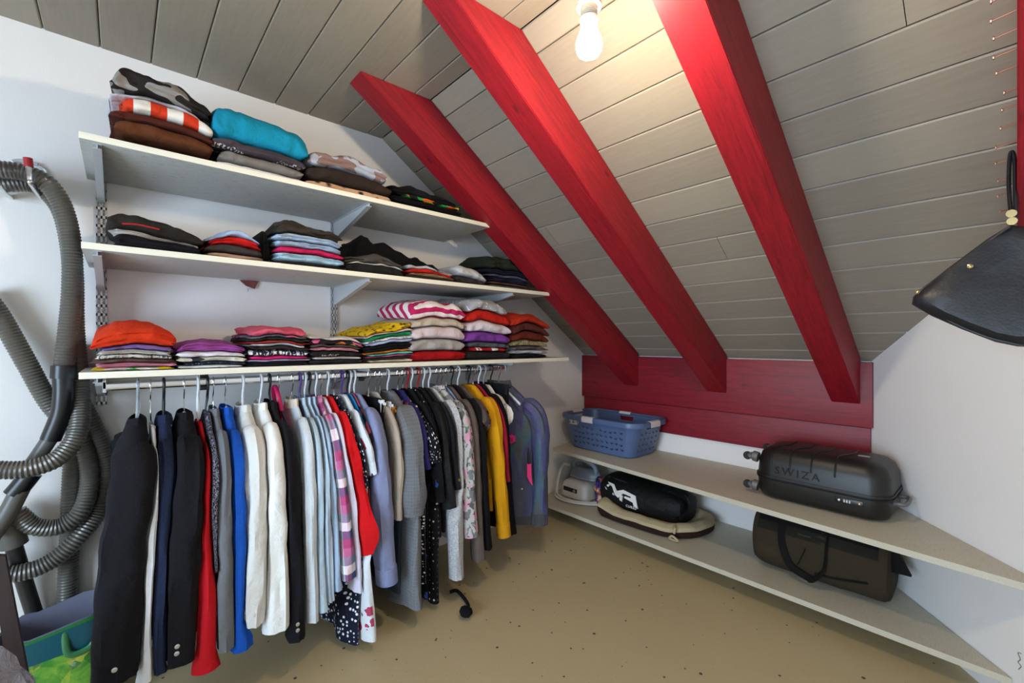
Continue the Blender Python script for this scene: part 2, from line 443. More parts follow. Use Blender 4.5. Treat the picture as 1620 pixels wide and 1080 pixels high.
gl = [(.018, .056), (.0195, .04), (.024, .024), (.030, .010), (.0325, -.004), (.031, -.018), (.025, -.028), (.014, -.034), (.002, -.036)]
MB().lathe(gl, (LX, LY, BZ), 24).build('glass_bulb', N.m, lamp)
# ================================================================== wall shelves, rails, clothes rod
def shelfmat(name, c1, c2, dark):
    N = NT(name); b = N.b
    st = N.noise(N.coord('Object', (60, 4, 60)), 6, 3, .75); f = N.noise(N.coord('Object'), 3, 3)
    c = N.mix(f, c1, c2); c = N.mix(N.math('MULTIPLY', N.ramp(st, [(.50, (0, 0, 0, 1)), (.66, (1, 1, 1, 1))]), .6), c, dark)
    N.l(c, b.inputs['Base Color']); b.inputs['Roughness'].default_value = .5; return N.m
M_shelf = shelfmat('limed_shelf_board', '#bdbcb8', '#a9a8a5', '#5d5c5a')
M_edge = plain('shelf_front_edge', '#e6e0ce', .5)
M_galv = plain('zinc_metal', '#c4c7ca', .42, .35)
M_chrome = plain('chrome', '#d9d9da', .12, 1.0)
M_black_pl = plain('black_plastic', '#15151a', .4)
XS = .44; TH = .019
RY = [-.050, .778, 1.575]
def bracket(y, z, parent, notch=False):
    # folded steel arm tapering to the front, hooked into the rail
    low = [(XS-.02, z-.014)]+([(.262, z-.0155), (.245, z-.034)] if notch else [])+[(.06, z-.085)]
    m = MB().ext([(.012, y-.0012, z), (XS-.02, y-.0012, z)]+[(a, y-.0012, b) for a, b in low]+[(.012, y-.0012, z-.085)], (0, .0024, 0))
    m.box(.012, XS-.02, y-.010, y+.010, z-.0018, z)
    for (a, b), (c_, d) in zip(low[:-1], low[1:]): m.ext([(a, y-.010, b-.0005), (a, y+.010, b-.0005), (c_, y+.010, d-.0005), (c_, y-.010, d-.0005)], (0, 0, .0014))
    m.build('bracket', M_galv, parent, smooth=False)
SH = [('bottom', 1.083, -.088, 2.000), ('middle', 1.456, -.083, 1.835), ('top', 1.769, -.088, 1.400)]
SLAB = {'bottom': 'lowest of three pale wall shelves, long board right above the hanging clothes',
        'middle': 'middle one of three pale wall shelves, loaded with dark folded clothes',
        'top': 'topmost and shortest of three pale wall shelves, close under the ceiling'}
for nm, z, ya, yb in SH:
    s = thing('wall_shelf', SLAB[nm], 'shelf', (XS/2, (ya+yb)/2, z-TH), 'pale shelves on the left wall')
    MB().box(.0125, XS-.002, ya, yb, z-TH, z, .0012).build('shelf_board', M_shelf, s)
    MB().box(XS-.002, XS, ya, yb, z-TH, z, .0008).build('edge_band', M_edge, s)
    for y in RY:
        if y < yb-.02: bracket(y, z-TH, s, nm == 'bottom')
for y, zt, lb in zip(RY, (1.765, 1.765, 1.62), ('slotted zinc shelf rail at the left ends of the shelves', 'slotted zinc shelf rail in the middle of the left wall', 'slotted zinc shelf rail under the right part of the shelves, beside the beam')):
    zb = .945; m = MB()
    for a, b in ((-.0145, -.0105), (-.003, .003), (.0105, .0145)): m.box(.001, .012, y+a, y+b, zb, zt)
    k = zb; 
    while k < zt: m.box(.0105, .012, y-.0145, y+.0145, k, min(k+.010, zt)); k += .032
    o = m.build('shelf_rail', M_galv, smooth=False); rehome(o, (.006, y, zb)); tag(o, lb, 'shelf rail', 'slotted rails on the left wall')
# clothes rod: flattened chrome tube on end arms
RX, RZ = .30, 1.030
rod = thing('clothes_rod', 'flat chrome clothes rod under the lowest wall shelf', 'rod', (RX, .8, RZ))
prof = [(RX+.0075*sp(math.cos(a), .9), RZ+.014*sp(math.sin(a), .55)) for a in [2*PI*k/24 for k in range(24)]]
MB().ext([(x, -.036, z) for x, z in prof], (0, 1.656, 0)).build('rod', M_chrome, rod)
for y in (-.0375, 1.622):
    m = MB().box(.012, RX+.012, y-.002, y+.004, RZ-.006, RZ+.014).box(RX-.012, RX+.012, y-.003, y+.005, RZ-.018, RZ+.030)
    m.build('end_arm', M_galv, rod, smooth=False)
for y in (.225, .80):
    MB().box(RX-.016, RX-.011, y-.012, y+.012, RZ-.03, 1.060).box(RX-.016, RX+.004, y-.012, y+.012, RZ-.02, RZ-.0155).build('support_strap', M_black_pl, rod, smooth=False)
# the scrap of fabric and the wall screws
a = PX(379, 443, .006); b = PX(409, 444, .006); c = PX(403, 457, .01); d = PX(389, 452, .01)
o = MB().ext([a, b, c, d], (.003, 0, 0)).build('fabric_scrap', fab('stripe', '#8d5a50', '#7b4a42', scale=9), smooth=False); rehome(o, a)
tag(o, 'small reddish brown fabric scrap sticking out under the middle shelf', 'scrap')
for (u, v), lb in (((391, 459), 'tiny steel wall hook below the fabric scrap'), ((348, 442), 'tiny screw in the wall under the middle shelf')):
    p = PX(u, v, 0)
    o = MB().tube([p+Vector((-.002, 0, .006)), p+Vector((.012, 0, .006)), p+Vector((.016, 0, 0)), p+Vector((.016, 0, -.008))][: (4 if u == 391 else 2)], .0018, 6).build('wall_hook' if u == 391 else 'screw', M_galv)
    rehome(o, p); tag(o, lb, 'hook' if u == 391 else 'screw')
# ================================================================== hanging clothes
def garment_body(cx, yc, ztop, zhem, sw, hw, th, seed, flare=1.0, fold=.008, neck=.05, slope=.105, sth=0.):
    """closed cloth shell, shoulders on a hanger; returns MB with uv in metres"""
    S = 36; m = MB(); V = []; U = []; rows = []
    H = ztop-zhem
    zsl = [0, .006, .02, .04, .06, .085, .11, .15]+[.15+(H-.15)*k/13 for k in range(1, 14)]
    for s in zsl:
        if s < slope: w = neck+(sw-neck)*(s/slope)**.85
        else:
            t = (s-slope)/(H-slope); w = sw+(hw-sw)*min(1, t*1.6)+ (flare-1)*sw*t*t
        tt = max(th, sth)*(.38+.62*s/slope) if s < slope else max(th, sth)+(th-max(th, sth))*min(1, (s-slope)/.12); tt *= (1+.25*min(1, s/H)*flare)
        rows.append((s, w, tt))
    for s, w, tt in rows:
        A = fold*min(1, s/(.35*H+1e-6)); 
        for k in range(S):
            a = 2*PI*k/S; cxn = sp(math.cos(a), .75); x = w*cxn; y = tt*sp(math.sin(a), .9)
            y += A*math.sin(x*38+seed*2.1+s*1.5)*.6+A*nz(x*9+seed, s*3, seed)*1.2
            x += .010*nz(s*5, seed, math.sin(a)*2)*min(1, s/.1)
            z = ztop-s+ (.012*nz(x*7, seed*3, 1) if s > H*.98 else 0)
            V.append((cx+x, yc+y, z)); U.append((x*1.0+(.5 if math.sin(a) > 0 else 0), s))
    n = len(rows)
    # turned-in hem
    for k in range(S):
        a = 2*PI*k/S; p = V[(n-1)*S+k]; V.append((cx+(p[0]-cx)*.96, yc+(p[1]-yc)*.75, p[2]+.03)); U.append((0, H))
    F = [(i*S+k, i*S+(k+1) % S, (i+1)*S+(k+1) % S, (i+1)*S+k) for i in range(n) for k in range(S)]
    F.append(tuple(range(S-1, -1, -1)))
    return m.add(V, F, U)
def sleeve(cx, yc, zsh, side, sw, bot, rx, ry, rb, seed, wr=.008, puff=0, bend=None, slope=.105):
    if bend is None: bend = .014*nz(seed*3.3, 2.2, 1.1)*2
    """sleeve tube from the shoulder to the cuff point"""
    top = Vector((cx+side*(sw-.085), yc, zsh+slope*.085/(sw-.05)*.62)); p1 = Vector((cx+side*(sw+.004), yc, zsh-.045))
    bot = Vector(bot); p2 = p1.lerp(bot, .35)+Vector((side*.012, bend, 0)); p3 = p1.lerp(bot, .7)+Vector((side*.004, bend*.7, 0))
    P = cr([top, p1, p2, p3, bot], 6); n = len(P); S = 20; V = []; U = []; L = 0
    for i, p in enumerate(P):
        t = i/(n-1)
        if i: L += (P[i]-P[i-1]).length
        tn = (P[min(i+1, n-1)]-P[max(i-1, 0)]).normalized()
        e = Vector((0, 1, 0)); e = (e-tn*e.dot(tn)).normalized(); f = tn.cross(e)
        g = min(1, .30+(t*6.5)**.7); taper = 1+(rb-1)*t
        if puff: taper += puff*math.exp(-((t-.82)/.14)**2)
        for k in range(S):
            a = 2*PI*k/S
            w = 1+ (wr/.04)*(nz(math.cos(a)*2.2+seed, math.sin(a)*2.2, L*4+seed)*1.2+nz(math.cos(a)*5+seed, math.sin(a)*5, L*2.5)*.45+.5*math.sin(L*46+math.cos(a)*2+seed)*math.exp(-((t-.45)/.25)**2)*.5)
            q = p+e*math.cos(a)*ry*g*taper*w+f*math.sin(a)*rx*g*taper*w
            V.append(q); U.append((abs(a-PI)*ry*1.3, L))
    o = (n-1)*S
    for k in range(S):
        q = Vector(V[o+k]); V.append(P[-1]+(q-P[-1])*.82+Vector((0, 0, .025))); U.append((0, L))
    F = [(i*S+k, i*S+(k+1) % S, (i+1)*S+(k+1) % S, (i+1)*S+k) for i in range(n) for k in range(S)]
    F.append(tuple(n*S+k for k in range(S)))
    return MB().add(V, F, U), P
HM = {}
def hmat(c):
    return {'white': plain('hanger_white', '#e6e8ea', .35), 'wire': M_chrome, 'black': plain('hanger_black', '#17171b', .4), 'purple': plain('hanger_purple', '#5c3a86', .4),
            'red': plain('hanger_red', '#a8161c', .35), 'amber': plain('hanger_amber', '#b9741f', .25), 'wood': plain('hanger_wood', '#a8783c', .5), 'clear': plain('hanger_clear', '#cfd8dc', .2, 0, **{'Transmission Weight': .6}), 'navy': plain('hanger_navy', '#2b2a44', .5)}[c]
HG = 'clothes hangers on the rod'
def hanger(y, kind, label, rz=0., drop=.0, clips=False, w=.175):
    """hook over the rod, neck, sloping arms"""
    fat = kind in ('white', 'black', 'purple', 'red', 'clear'); hr = .0042 if fat else .0019
    body = {'wire': 'white'}.get(kind, kind)
    h = thing('clothes_hanger', label, 'hanger', (RX, y, RZ), HG)
    R = .0205; zc = RZ-.0051+hr
    hp = [Vector((RX-R*math.cos(a), y, zc+R*math.sin(a)*.92)) for a in [PI*k/12-.25 for k in range(0, 15)]]
    hp = [p for p in hp]; last = hp[-1]
    hp += [Vector((RX+R*.75, y, zc-.022)), Vector((RX+.004, y, zc-.042)), Vector((RX, y, zc-.058)), Vector((RX, y, zc-.082-drop))]
    MB().tube(cr(hp, 2), hr, 8).build('hook', hmat(kind if fat else 'wire'), h)
    zt = zc-.086-drop; m = hmat(body)
    if clips:
        MB().box(RX-.17, RX+.17, y-.003, y+.003, zt-.012, zt, .002).build('bar', m, h)
        for s in (-1, 1):
            for dx in (0,):
                (MB().box(RX+s*.12-.026, RX+s*.12+.026, y-.016, y+.016, zt-.03, zt+.012, .004) if kind == 'amber' else MB().box(RX+s*.13-.014, RX+s*.13+.014, y-.009, y+.009, zt-.045, zt+.008, .003)).build('clip', m, h)
    elif kind in ('amber', 'wood'):
        arm = [Vector((RX+x, y, zt-.085*(abs(x)/w)**1.2)) for x in [w*(k-8)/8 for k in range(17)]]
        MB().tube(arm, .014, 10, True, .55, up=Vector((0, 0, 1))).build('arms', m, h)
    else:
        arm = [Vector((RX+x, y, zt-.095*(abs(x)/w)**1.1)) for x in [w*(k-8)/8 for k in range(17)]]
        MB().tube(arm, .0058 if fat else .0075, 8, True, 1.0 if fat else .6, up=Vector((0, 0, 1))).build('arms', m, h)
        if fat: MB().tube([Vector((RX-w, y, zt-.095)), Vector((RX-w+.006, y, zt-.112)), Vector((RX+w-.006, y, zt-.112)), Vector((RX+w, y, zt-.095))], .0042, 8).build('crossbar', m, h)
    if kind == 'wire' or kind in ('amber', 'wood', 'navy'):
        MB().tube([(RX, y, zt+.018), (RX, y, zt-.004)], .0042, 8).build('ferrule', hmat('white'), h)
    return h
GG = 'clothes hanging on the rod'
M_btn = plain('button_metal', '#c9ccd0', .25, .8); M_btn_w = plain('button_pale', '#d8d4cc', .4)
CNT = [0]; GL = []
def G(name, cat, label, yc, mat, cuff=None, zhem=.35, sw=.195, hw=.20, th=.022, rx=.042, ry=.040, rb=.8, hang='wire', hlabel=None, slv=True, collar=False, cuffmat=None, buttons=0, flare=1., fold=.008, zn=None, puff=0, slope=.105, wr=.008, both=True, neck=.05, hem=None, short=None, xo=.0, btn=None, clips=False, drop=0.):
    """a garment on its hanger. cuff = (u,v) pixel of the outer cuff, or Z"""
    CNT[0] += 1; seed = CNT[0]*1.37
    drop += .036*max(0, 1-max(0, yc)/.75); ztop = (zn or RZ-.078-drop); cx = RX+xo
    g = thing(name, label, cat, (cx, yc, ztop), GG)
    bodymat = mat
    garment_body(cx, yc, ztop, zhem, sw, hw, th, seed, flare, fold, neck, slope, ry*.95 if slv else 0).build('body', bodymat, g)
    if hem:
        hm, hh = hem
        mb = garment_body(cx, yc, ztop, zhem, sw, hw, th, seed, flare, fold, neck, slope, ry*.95)
        # band: lower part only, slightly proud
        keep = {i for i, v in enumerate(mb.v) if v[2] < zhem+hh+.02}
        f2 = [f for f in mb.f if all(i in keep for i in f)]
        idx = {i: k for k, i in enumerate(sorted(keep))}
        MB().add([(cx+(mb.v[i][0]-cx)*1.012, yc+(mb.v[i][1]-yc)*1.06+(0), mb.v[i][2]-.002) for i in sorted(keep)], [tuple(idx[i] for i in f) for f in f2], [mb.uv[i] for i in sorted(keep)]).build('hem_band', hm, g)
    if slv:
        for side in ((1, -1) if both else (1,)):
            if isinstance(cuff, tuple):
                p = PX(cuff[0], cuff[1], cx+sw+.035)
                if side < 0: p = Vector((cx-sw+.012, yc+(p.y-yc)*.3, p.z))
            else: p = Vector((cx+side*(sw+(.012 if side > 0 else -.012)), yc, cuff))
            mb, P = sleeve(cx, yc, ztop-slope+.004, side, sw-(.02 if side < 0 else 0), p, rx*(.75 if side < 0 else 1), ry, rb, seed+side, wr, puff, None, slope)
            s = mb.build('sleeve', mat, g)
            if side > 0:
                if cuffmat:
                    n = len(P); q = P[-1]; w = P[-4]
                    d = (w-q).normalized(); f = (rb+puff*.1)*1.06
                    MB().tube([q+d*.062, q+d*.058, q+d*.03, q-d*.003, q-d*.004], [ry*f*.95, ry*f*1.03, ry*f*1.03, ry*f*1.03, ry*f*.8], 18, True, rx/ry).build('cuff', cuffmat, s)
                if buttons:
                    q = P[-1]; d = (P[-4]-q).normalized()
                    for b in range(buttons):
                        c = q+d*(.045+.020*b)+Vector((rx*rb*1.02, -ry*rb*.15, 0))
                        MB().lathe([(.001, 0), (.0068, 0), (.0068, .003), (.004, .004)], c, 12, 'x').build('button', btn or M_btn, s)
    if collar:
        cm = collar if not isinstance(collar, bool) else mat
        pts = [Vector((cx+.062*math.cos(a)+.0, yc+(.012+th*.25)*math.sin(a), ztop+.004+.012*math.cos(a*2)*.3)) for a in [2*PI*k/20 for k in range(21)]]
        m = MB(); V = []; U = []
        for k, p in enumerate(pts):
            r = Vector((p.x-cx, p.y-yc, 0)).normalized()
            for j, (o, z) in enumerate(((0, .005), (.004, .005), (.010, -.010), (.014, -.028), (.008, -.026), (-.002, -.006))):
                V.append(p+r*o+Vector((0, 0, z))); U.append((k*.015, j*.02))
        n = 6; F = [(k*n+j, k*n+(j+1) % n, (k+1)*n+(j+1) % n, (k+1)*n+j) for k in range(20) for j in range(n)]
        m.add(V, F, U).build('collar', cm, g)
    GL.append([yc, g, None])
    if hang: GL[-1][2] = hanger(yc, hang, hlabel or ('%s hanger holding the %s' % (hang, label.split(' with ')[0].split(' on ')[0])), clips=clips, drop=drop)
    return g
def yh(u): return YU(u, RX)      # rod position from the hook pixel
pl_ = lambda c: fab('plain', c)
def HL(k, what):
    return {'white': 'white plastic hanger', 'wire': 'thin metal-hook hanger', 'black': 'black plastic hanger', 'purple': 'purple plastic hanger', 'red': 'red plastic hanger', 'amber': 'glossy amber wooden hanger', 'wood': 'light wooden hanger', 'clear': 'clear plastic hanger', 'navy': 'dark blue padded hanger'}[k]+' carrying the '+what
BLK = fab('plain', '#121116'); BLK2 = fab('plain', '#0b0a0d'); NVY = fab('plain', '#1d2740')
G('blazer', 'blazer', 'black blazer at the left end of the rod with one cuff button', yh(218), BLK, (186, 1070), .27, ry=.066, rx=.05, rb=.82, th=.03, sw=.20, hang='clear', hlabel='clear plastic hanger at the left end of the rod', collar=True, buttons=1)
G('blouse', 'blouse', 'white blouse on an amber hanger between two black blazers', yh(238), pl_('#e2e6ec'), (233, 1072), .34, ry=.035, rx=.035, th=.018, hang='amber', hlabel='glossy amber wooden hanger carrying the white blouse', drop=.02)
G('jacket', 'jacket', 'navy blue jacket squeezed behind the second black blazer', yh(259), NVY, (252, 1060), .22, ry=.040, rx=.035, th=.026, hang='black', hlabel='black hanger carrying the navy blue jacket', collar=True)
G('blazer', 'blazer', 'black blazer with two cuff buttons beside the red jacket', yh(291), BLK, (280, 1044), .26, ry=.060, rx=.05, rb=.86, th=.03, hang='wire', hlabel='thin metal-hook hanger carrying the two-button black blazer', collar=True, buttons=2)
G('jacket', 'jacket', 'bright red jacket between black blazer and sparkling dark jacket', yh(313), pl_('#c01420'), (326, 1056), .24, ry=.036, rx=.035, th=.022, rb=1., hang='white', hlabel='white plastic hanger carrying the bright red jacket', drop=.03)
G('jacket', 'jacket', 'dark glittering sequin tweed jacket behind the grey blazer', yh(328), fab('sequin', '#22202a', '#8d8a98'), (341, 900), .30, ry=.030, rx=.04, th=.02, hang='black', hlabel='dark hanger carrying the sequin tweed jacket')
G('blazer', 'blazer', 'mid grey melange blazer beside the royal blue one', yh(337), fab('melange', '#5f6165', '#77797d'), (355, 1022), .29, ry=.042, rx=.045, rb=.85, th=.022, hang='wire', hlabel='white flat hanger carrying the mid grey blazer', collar=True)
G('blazer', 'blazer', 'royal blue blazer between grey and ivory ones', yh(356), pl_('#1450b0'), (380, 1024), .22, ry=.040, rx=.04, rb=.85, th=.024, hang='wire', hlabel='thin metal-hook hanger carrying the royal blue blazer', collar=True)
G('blazer', 'blazer', 'ivory blazer with a pale cuff button', yh(384), pl_('#d9d8d2'), (399, 984), .30, ry=.052, rx=.05, rb=.86, th=.03, hang='white', hlabel='white plastic hanger carrying the ivory blazer', collar=True, buttons=1, btn=M_btn_w)
G('blazer', 'blazer', 'bright white blazer beside a black one', yh(413), pl_('#eef0ee'), (438, 990), .28, ry=.052, rx=.05, rb=.9, th=.03, hang='white', hlabel='white plastic hanger carrying the bright white blazer', collar=True)
G('blazer', 'blazer', 'black blazer with narrow sleeve right of the white blazers', yh(426), BLK, (467, 1006), .26, ry=.032, rx=.05, rb=.9, th=.02, hang='black', hlabel='black plastic hanger carrying the narrow black blazer', collar=True, buttons=2)
G('halter_top', 'top', 'hot pink satin halter top with looped neck', yh(440), fab('plain', '#c02058', rough=.4), None, .62, sw=.10, hw=.12, th=.016, slv=False, hang='navy', hlabel='dark purple hanger carrying the pink halter top', neck=.04, slope=.2)
hy_ = yh(440); ht_ = bpy.data.objects['halter_top']
MB().tube(cr([(RX+.05, hy_, RZ-.12), (RX+.04, hy_-.01, RZ-.06), (RX+.005, hy_-.012, RZ-.028), (RX-.03, hy_-.01, RZ-.05), (RX-.05, hy_, RZ-.12)], 6), .008, 8, True, .5).build('neck_loop', fab('plain', '#c02058', rough=.4), ht_)
G('blouse', 'blouse', 'pale grey silk blouse with wide lapel', yh(462), pl_('#cfd5da'), (494, 978), .25, ry=.030, rx=.045, th=.018, hang='wire', hlabel='thin metal-hook hanger carrying the pale grey blouse', collar=pl_('#d8c8b4'))
G('dress', 'dress', 'dark navy lace slip hanging behind the pale blouse', yh(468), fab('plain', '#23243a'), None, .40, sw=.15, hw=.16, th=.014, slv=False, hang=None)
G('shirt', 'shirt', 'pale blue denim shirt with stitched cuff', yh(474), fab('pinline', '#a9bfd0', '#d5dde4'), (507, 962), .33, ry=.031, rx=.042, th=.018, hang='purple', hlabel='purple plastic hanger carrying the pale denim shirt', collar=True, cuffmat=pl_('#b4cbd6'))
G('shirt', 'shirt', 'faded light blue shirt with ruffled front', yh(482), fab('plain', '#b6c6d6'), (519, 948), .36, ry=.026, rx=.042, th=.018, wr=.011, hang='white', hlabel='white plastic hanger carrying the ruffled light blue shirt', collar=True)
G('shirt', 'shirt', 'plain sky blue shirt beside the checked one', yh(489), fab('plain', '#a3b8d0'), (532, 930), .40, ry=.026, rx=.042, th=.016, hang='black', hlabel='black plastic hanger carrying the sky blue shirt', collar=True)
G('shirt', 'shirt', 'shirt in big pink, navy and white checks', yh(499), fab('plaid', '#ffffff', '#c86a98', '#3c4f78', '#b8326e', '#7f95a8'), (548, 912), .43, ry=.034, rx=.048, rb=.9, th=.018, hang='white', hlabel='white plastic hanger carrying the checked shirt', collar=True)
G('blouse', 'blouse', 'pale lilac blouse between checked shirt and red blouse', yh(507), pl_('#dcd5e6'), (570, 930), .40, ry=.030, rx=.046, th=.016, hang='wire', hlabel='thin metal-hook hanger carrying the pale lilac blouse')
G('blouse', 'blouse', 'scarlet blouse with puffed sleeve gathered at the cuff', yh(518), pl_('#cf1018'), (585, 868), .36, ry=.034, rx=.05, rb=.95, puff=.45, th=.018, wr=.010, hang='white', hlabel='white plastic hanger carrying the scarlet blouse')
G('dress', 'dress', 'long navy dress printed with white brush dots', yh(528), fab('dots', '#15192c', '#e6e8ee'), (574, 770), .03, sw=.185, hw=.23, ry=.028, rx=.045, th=.03, flare=1.15, fold=.016, hang='wood', hlabel='light wooden hanger carrying the long dotted navy dress')
G('dress', 'dress', 'white dress printed with pink blossom twigs', yh(540), fab('floral', '#d7dde2', '#b0415e', '#4a3a40', scale=.9), (592, 748), .045, sw=.19, hw=.27, ry=.032, rx=.05, th=.032, flare=1.15, fold=.014, hang='purple', hlabel='purple plastic hanger carrying the blossom print dress', cuffmat=None)
G('top', 'top', 'bright azure blue top with narrow shoulders', yh(549), pl_('#1377b4'), None, .36, sw=.19, hw=.19, th=.016, slv=False, hang='black', hlabel='black plastic hanger carrying the azure top')
G('top', 'top', 'dark top with pink sleeve stripe beside the grey-blue shirt', yh(553), fab('stripe', '#2a2430', '#b24a5c', scale=.5), 0.70, .45, sw=.185, ry=.025, rx=.04, th=.014, hang='white', hlabel='white plastic hanger carrying the pink striped dark top')
G('shirt', 'shirt', 'grey-blue cotton shirt with hemmed long sleeve', yh(560), fab('plain', '#838cb0'), (612, 918), .32, ry=.042, rx=.05, rb=.92, th=.02, hang='white', hlabel='white plastic hanger carrying the grey-blue shirt', cuffmat=fab('plain', '#7f88ac'))
G('trousers', 'trousers', 'black trousers hung by metal clips at the middle of the rod', yh(583), BLK2, None, .20, sw=.15, hw=.15, th=.018, slv=False, neck=.13, slope=.02, hang='wire', hlabel='metal clip hanger carrying the black trousers', clips=True, drop=.02)
G('cardigan', 'cardigan', 'beige cardigan showing a thin edge beside black trousers', yh(590), pl_('#b4a698'), (628, 820), .42, sw=.185, ry=.018, rx=.045, th=.012, hang=None)
G('skirt', 'skirt', 'dark grey skirt hung by metal clips', yh(594), fab('plain', '#33343c'), None, .33, sw=.14, hw=.17, th=.016, slv=False, neck=.12, slope=.02, hang='wire', hlabel='metal clip hanger carrying the dark grey skirt', clips=True, drop=.03)
G('dress', 'dress', 'dark teal-grey dress left of the grey plaid dress', yh(601), fab('plain', '#2e3d4c'), None, .12, sw=.17, hw=.20, th=.022, slv=False, hang='amber', clips=True, hlabel='amber wooden clip hanger carrying the dark teal-grey dress', drop=.055)
G('dress', 'dress', 'grey plaid dress with gathered three-quarter sleeve', yh(613), fab('check', '#5d5f64', '#74767a', '#85878b', scale=1.6), (653, 812), .08, sw=.20, hw=.265, ry=.050, rx=.05, rb=.8, puff=.35, th=.036, flare=1.2, fold=.014, hang='white', hlabel='white plastic hanger carrying the grey plaid dress', cuffmat=fab('check', '#5d5f64', '#74767a', '#85878b', scale=1.6))
G('blouse', 'blouse', 'indigo blouse with red and cream flowers', yh(629), fab('floral', '#27245e', '#b0301e', '#e0c9a0', scale=1.1), (676, 740), .16, sw=.19, ry=.034, rx=.046, th=.02, hang='wire', hlabel='thin metal-hook hanger carrying the indigo flowered blouse')
G('dress', 'dress', 'black dress with small white dashes', yh(637), fab('dots', '#0e0e14', '#e4e4e8', scale=1.25), (687, 730), .12, sw=.20, ry=.040, rx=.05, th=.024, fold=.012, hang='amber', hlabel='amber wooden hanger carrying the white-dash black dress', drop=.03)
G('dress', 'dress', 'black dress with blue painted flowers', yh(644), fab('floral', '#101016', '#2c4f9a', '#16161c', scale=.7), (698, 790), .05, sw=.185, ry=.036, rx=.046, th=.02, fold=.012, hang='red', hlabel='red plastic hanger carrying the blue flowered black dress')
G('dress', 'dress', 'long black dress with tiny white pin dots', yh(650), fab('pin', '#0c0c10', '#c8c8cc', scale=.55), None, .035, sw=.20, hw=.235, th=.03, slv=False, fold=.012, hang='white', hlabel='white plastic hanger carrying the pin-dot black dress')
G('blouse', 'blouse', 'plain black satin blouse under white and red hangers', yh(661), fab('plain', '#121114', rough=.6), (712, 800), .30, sw=.20, ry=.040, rx=.05, th=.022, hang='red', hlabel='red broad hanger carrying the black satin blouse')
G('blazer', 'blazer', 'black blazer with a gold button beside the grey knit cardigan', yh(669), fab('plain', '#17161a'), (724, 770), .32, sw=.205, ry=.044, rx=.05, th=.022, hang='white', hlabel='white plastic hanger carrying the gold-button black blazer', buttons=1, btn=plain('gold', '#c8a040', .3, .9))
G('cardigan', 'cardigan', 'grey and white melange knit cardigan', yh(678), fab('tweed', '#6e7076', '#dcdcde'), (722, 912), .28, sw=.205, ry=.038, rx=.05, th=.022, hang='white', hlabel='white plastic hanger carrying the melange knit cardigan')
G('hoodie', 'hoodie', 'pink and grey camouflage print sweatshirt', yh(691), fab('camo', '#77787a', '#b7b7b2', '#d69ab4', '#5c5e60'), (744, 846), .30, sw=.21, ry=.042, rx=.05, th=.024, hang='wire', hlabel='thin metal-hook hanger carrying the camouflage sweatshirt', collar=True)
G('top', 'top', 'light blue denim top with brown hem below', yh(698), fab('plain', '#7a93b8'), None, .27, sw=.205, th=.016, slv=False, hang='wire', hlabel='thin metal-hook hanger carrying the light blue top', hem=(pl_('#6b5950'), .08))
G('sweater', 'sweater', 'taupe brown sweater with long sleeve', yh(706), pl_('#5e524c'), (757, 884), .30, sw=.205, ry=.038, rx=.046, th=.02, hang='wire', hlabel='thin metal-hook hanger carrying the taupe sweater')
G('sweater', 'sweater', 'black sweater on a black hanger beside the taupe one', yh(714), BLK2, (768, 866), .30, sw=.205, ry=.036, rx=.046, th=.02, hang='black', hlabel='black plastic hanger beside the taupe sweater')
G('polo_shirt', 'shirt', 'dark brown-grey polo shirt with ribbed short sleeve', yh(724), pl_('#574c47'), 0.80, .32, sw=.195, ry=.034, rx=.05, rb=1., th=.018, hang='white', hlabel='white plastic hanger showing its long arm beside mustard sweater', cuffmat=fab('rib', '#564a46'))
G('jacket', 'jacket', 'crimson jacket with only its shoulder showing behind mustard', yh(748), pl_('#8e1430'), (800, 760), .40, sw=.195, ry=.028, rx=.04, th=.016, hang='wire', hlabel='thin metal-hook hanger carrying the crimson jacket')
G('sweater', 'sweater', 'mustard yellow sweater with long sleeve', yh(741), pl_('#cf9310'), (797, 846), .34, sw=.20, ry=.046, rx=.046, rb=.7, th=.022, hang='black', hlabel='black plastic hanger carrying the mustard sweater', cuffmat=fab('rib', '#d0920e'))
G('coat', 'coat', 'black coat between mustard sweater and shimmering bomber jacket', yh(757), BLK2, (806, 842), .24, sw=.165, hw=.17, ry=.035, rx=.05, th=.024, hang='white', hlabel='white plastic hanger carrying the black coat')
G('blouse', 'blouse', 'short white blouse with padded shoulder over the black coat', yh(765), pl_('#dedbd6'), .815, .72, sw=.155, hw=.15, th=.02, ry=.034, rx=.05, rb=.75, hang='clear', hlabel='clear round-topped hanger carrying the short white blouse', zn=RZ-.085)
G('trousers', 'trousers', 'black trousers on a black clip hanger near the rod end', yh(776), BLK2, None, .26, sw=.15, hw=.15, th=.018, slv=False, neck=.13, slope=.02, hang='black', hlabel='black clip hanger near the right end of the rod', clips=True)
# bomber jacket, the last one, turned so that its front shows
yb_ = yh(789); IR = fab('irid', '#505058'); RIB = fab('rib', '#4a4a4e')
bj = G('bomber_jacket', 'jacket', 'shimmering grey-violet bomber jacket at the right end of the rod', yb_, IR, .195, .195, sw=.215, hw=.215, ry=.050, rx=.052, rb=.85, th=.045, hang='wire', hlabel='thin metal-hook hanger at the right end of the rod', collar=RIB, cuffmat=RIB, hem=(RIB, .055), fold=.010, slope=.15)
yl = -.066
def loc(x, z, y=yl): return Vector((RX+x, yb_+y, z))
q = loc(.09, .654); bp = MB().ext([q+Vector((.024*math.cos(PI/6+k*PI/3), 0, .024*math.sin(PI/6+k*PI/3))) for k in range(6)], (0, .012, 0)).build('badge', plain('badge_pink', '#e0307a', .6), bj, smooth=False)
text_mb('dg', .030, .0006, Matrix.Translation(q+Vector((-.018, -.001, -.007))) @ Matrix.Rotation(PI/2, 4, 'X')).build('emblem', plain('badge_dark', '#5a1438', .6), bp, smooth=False)
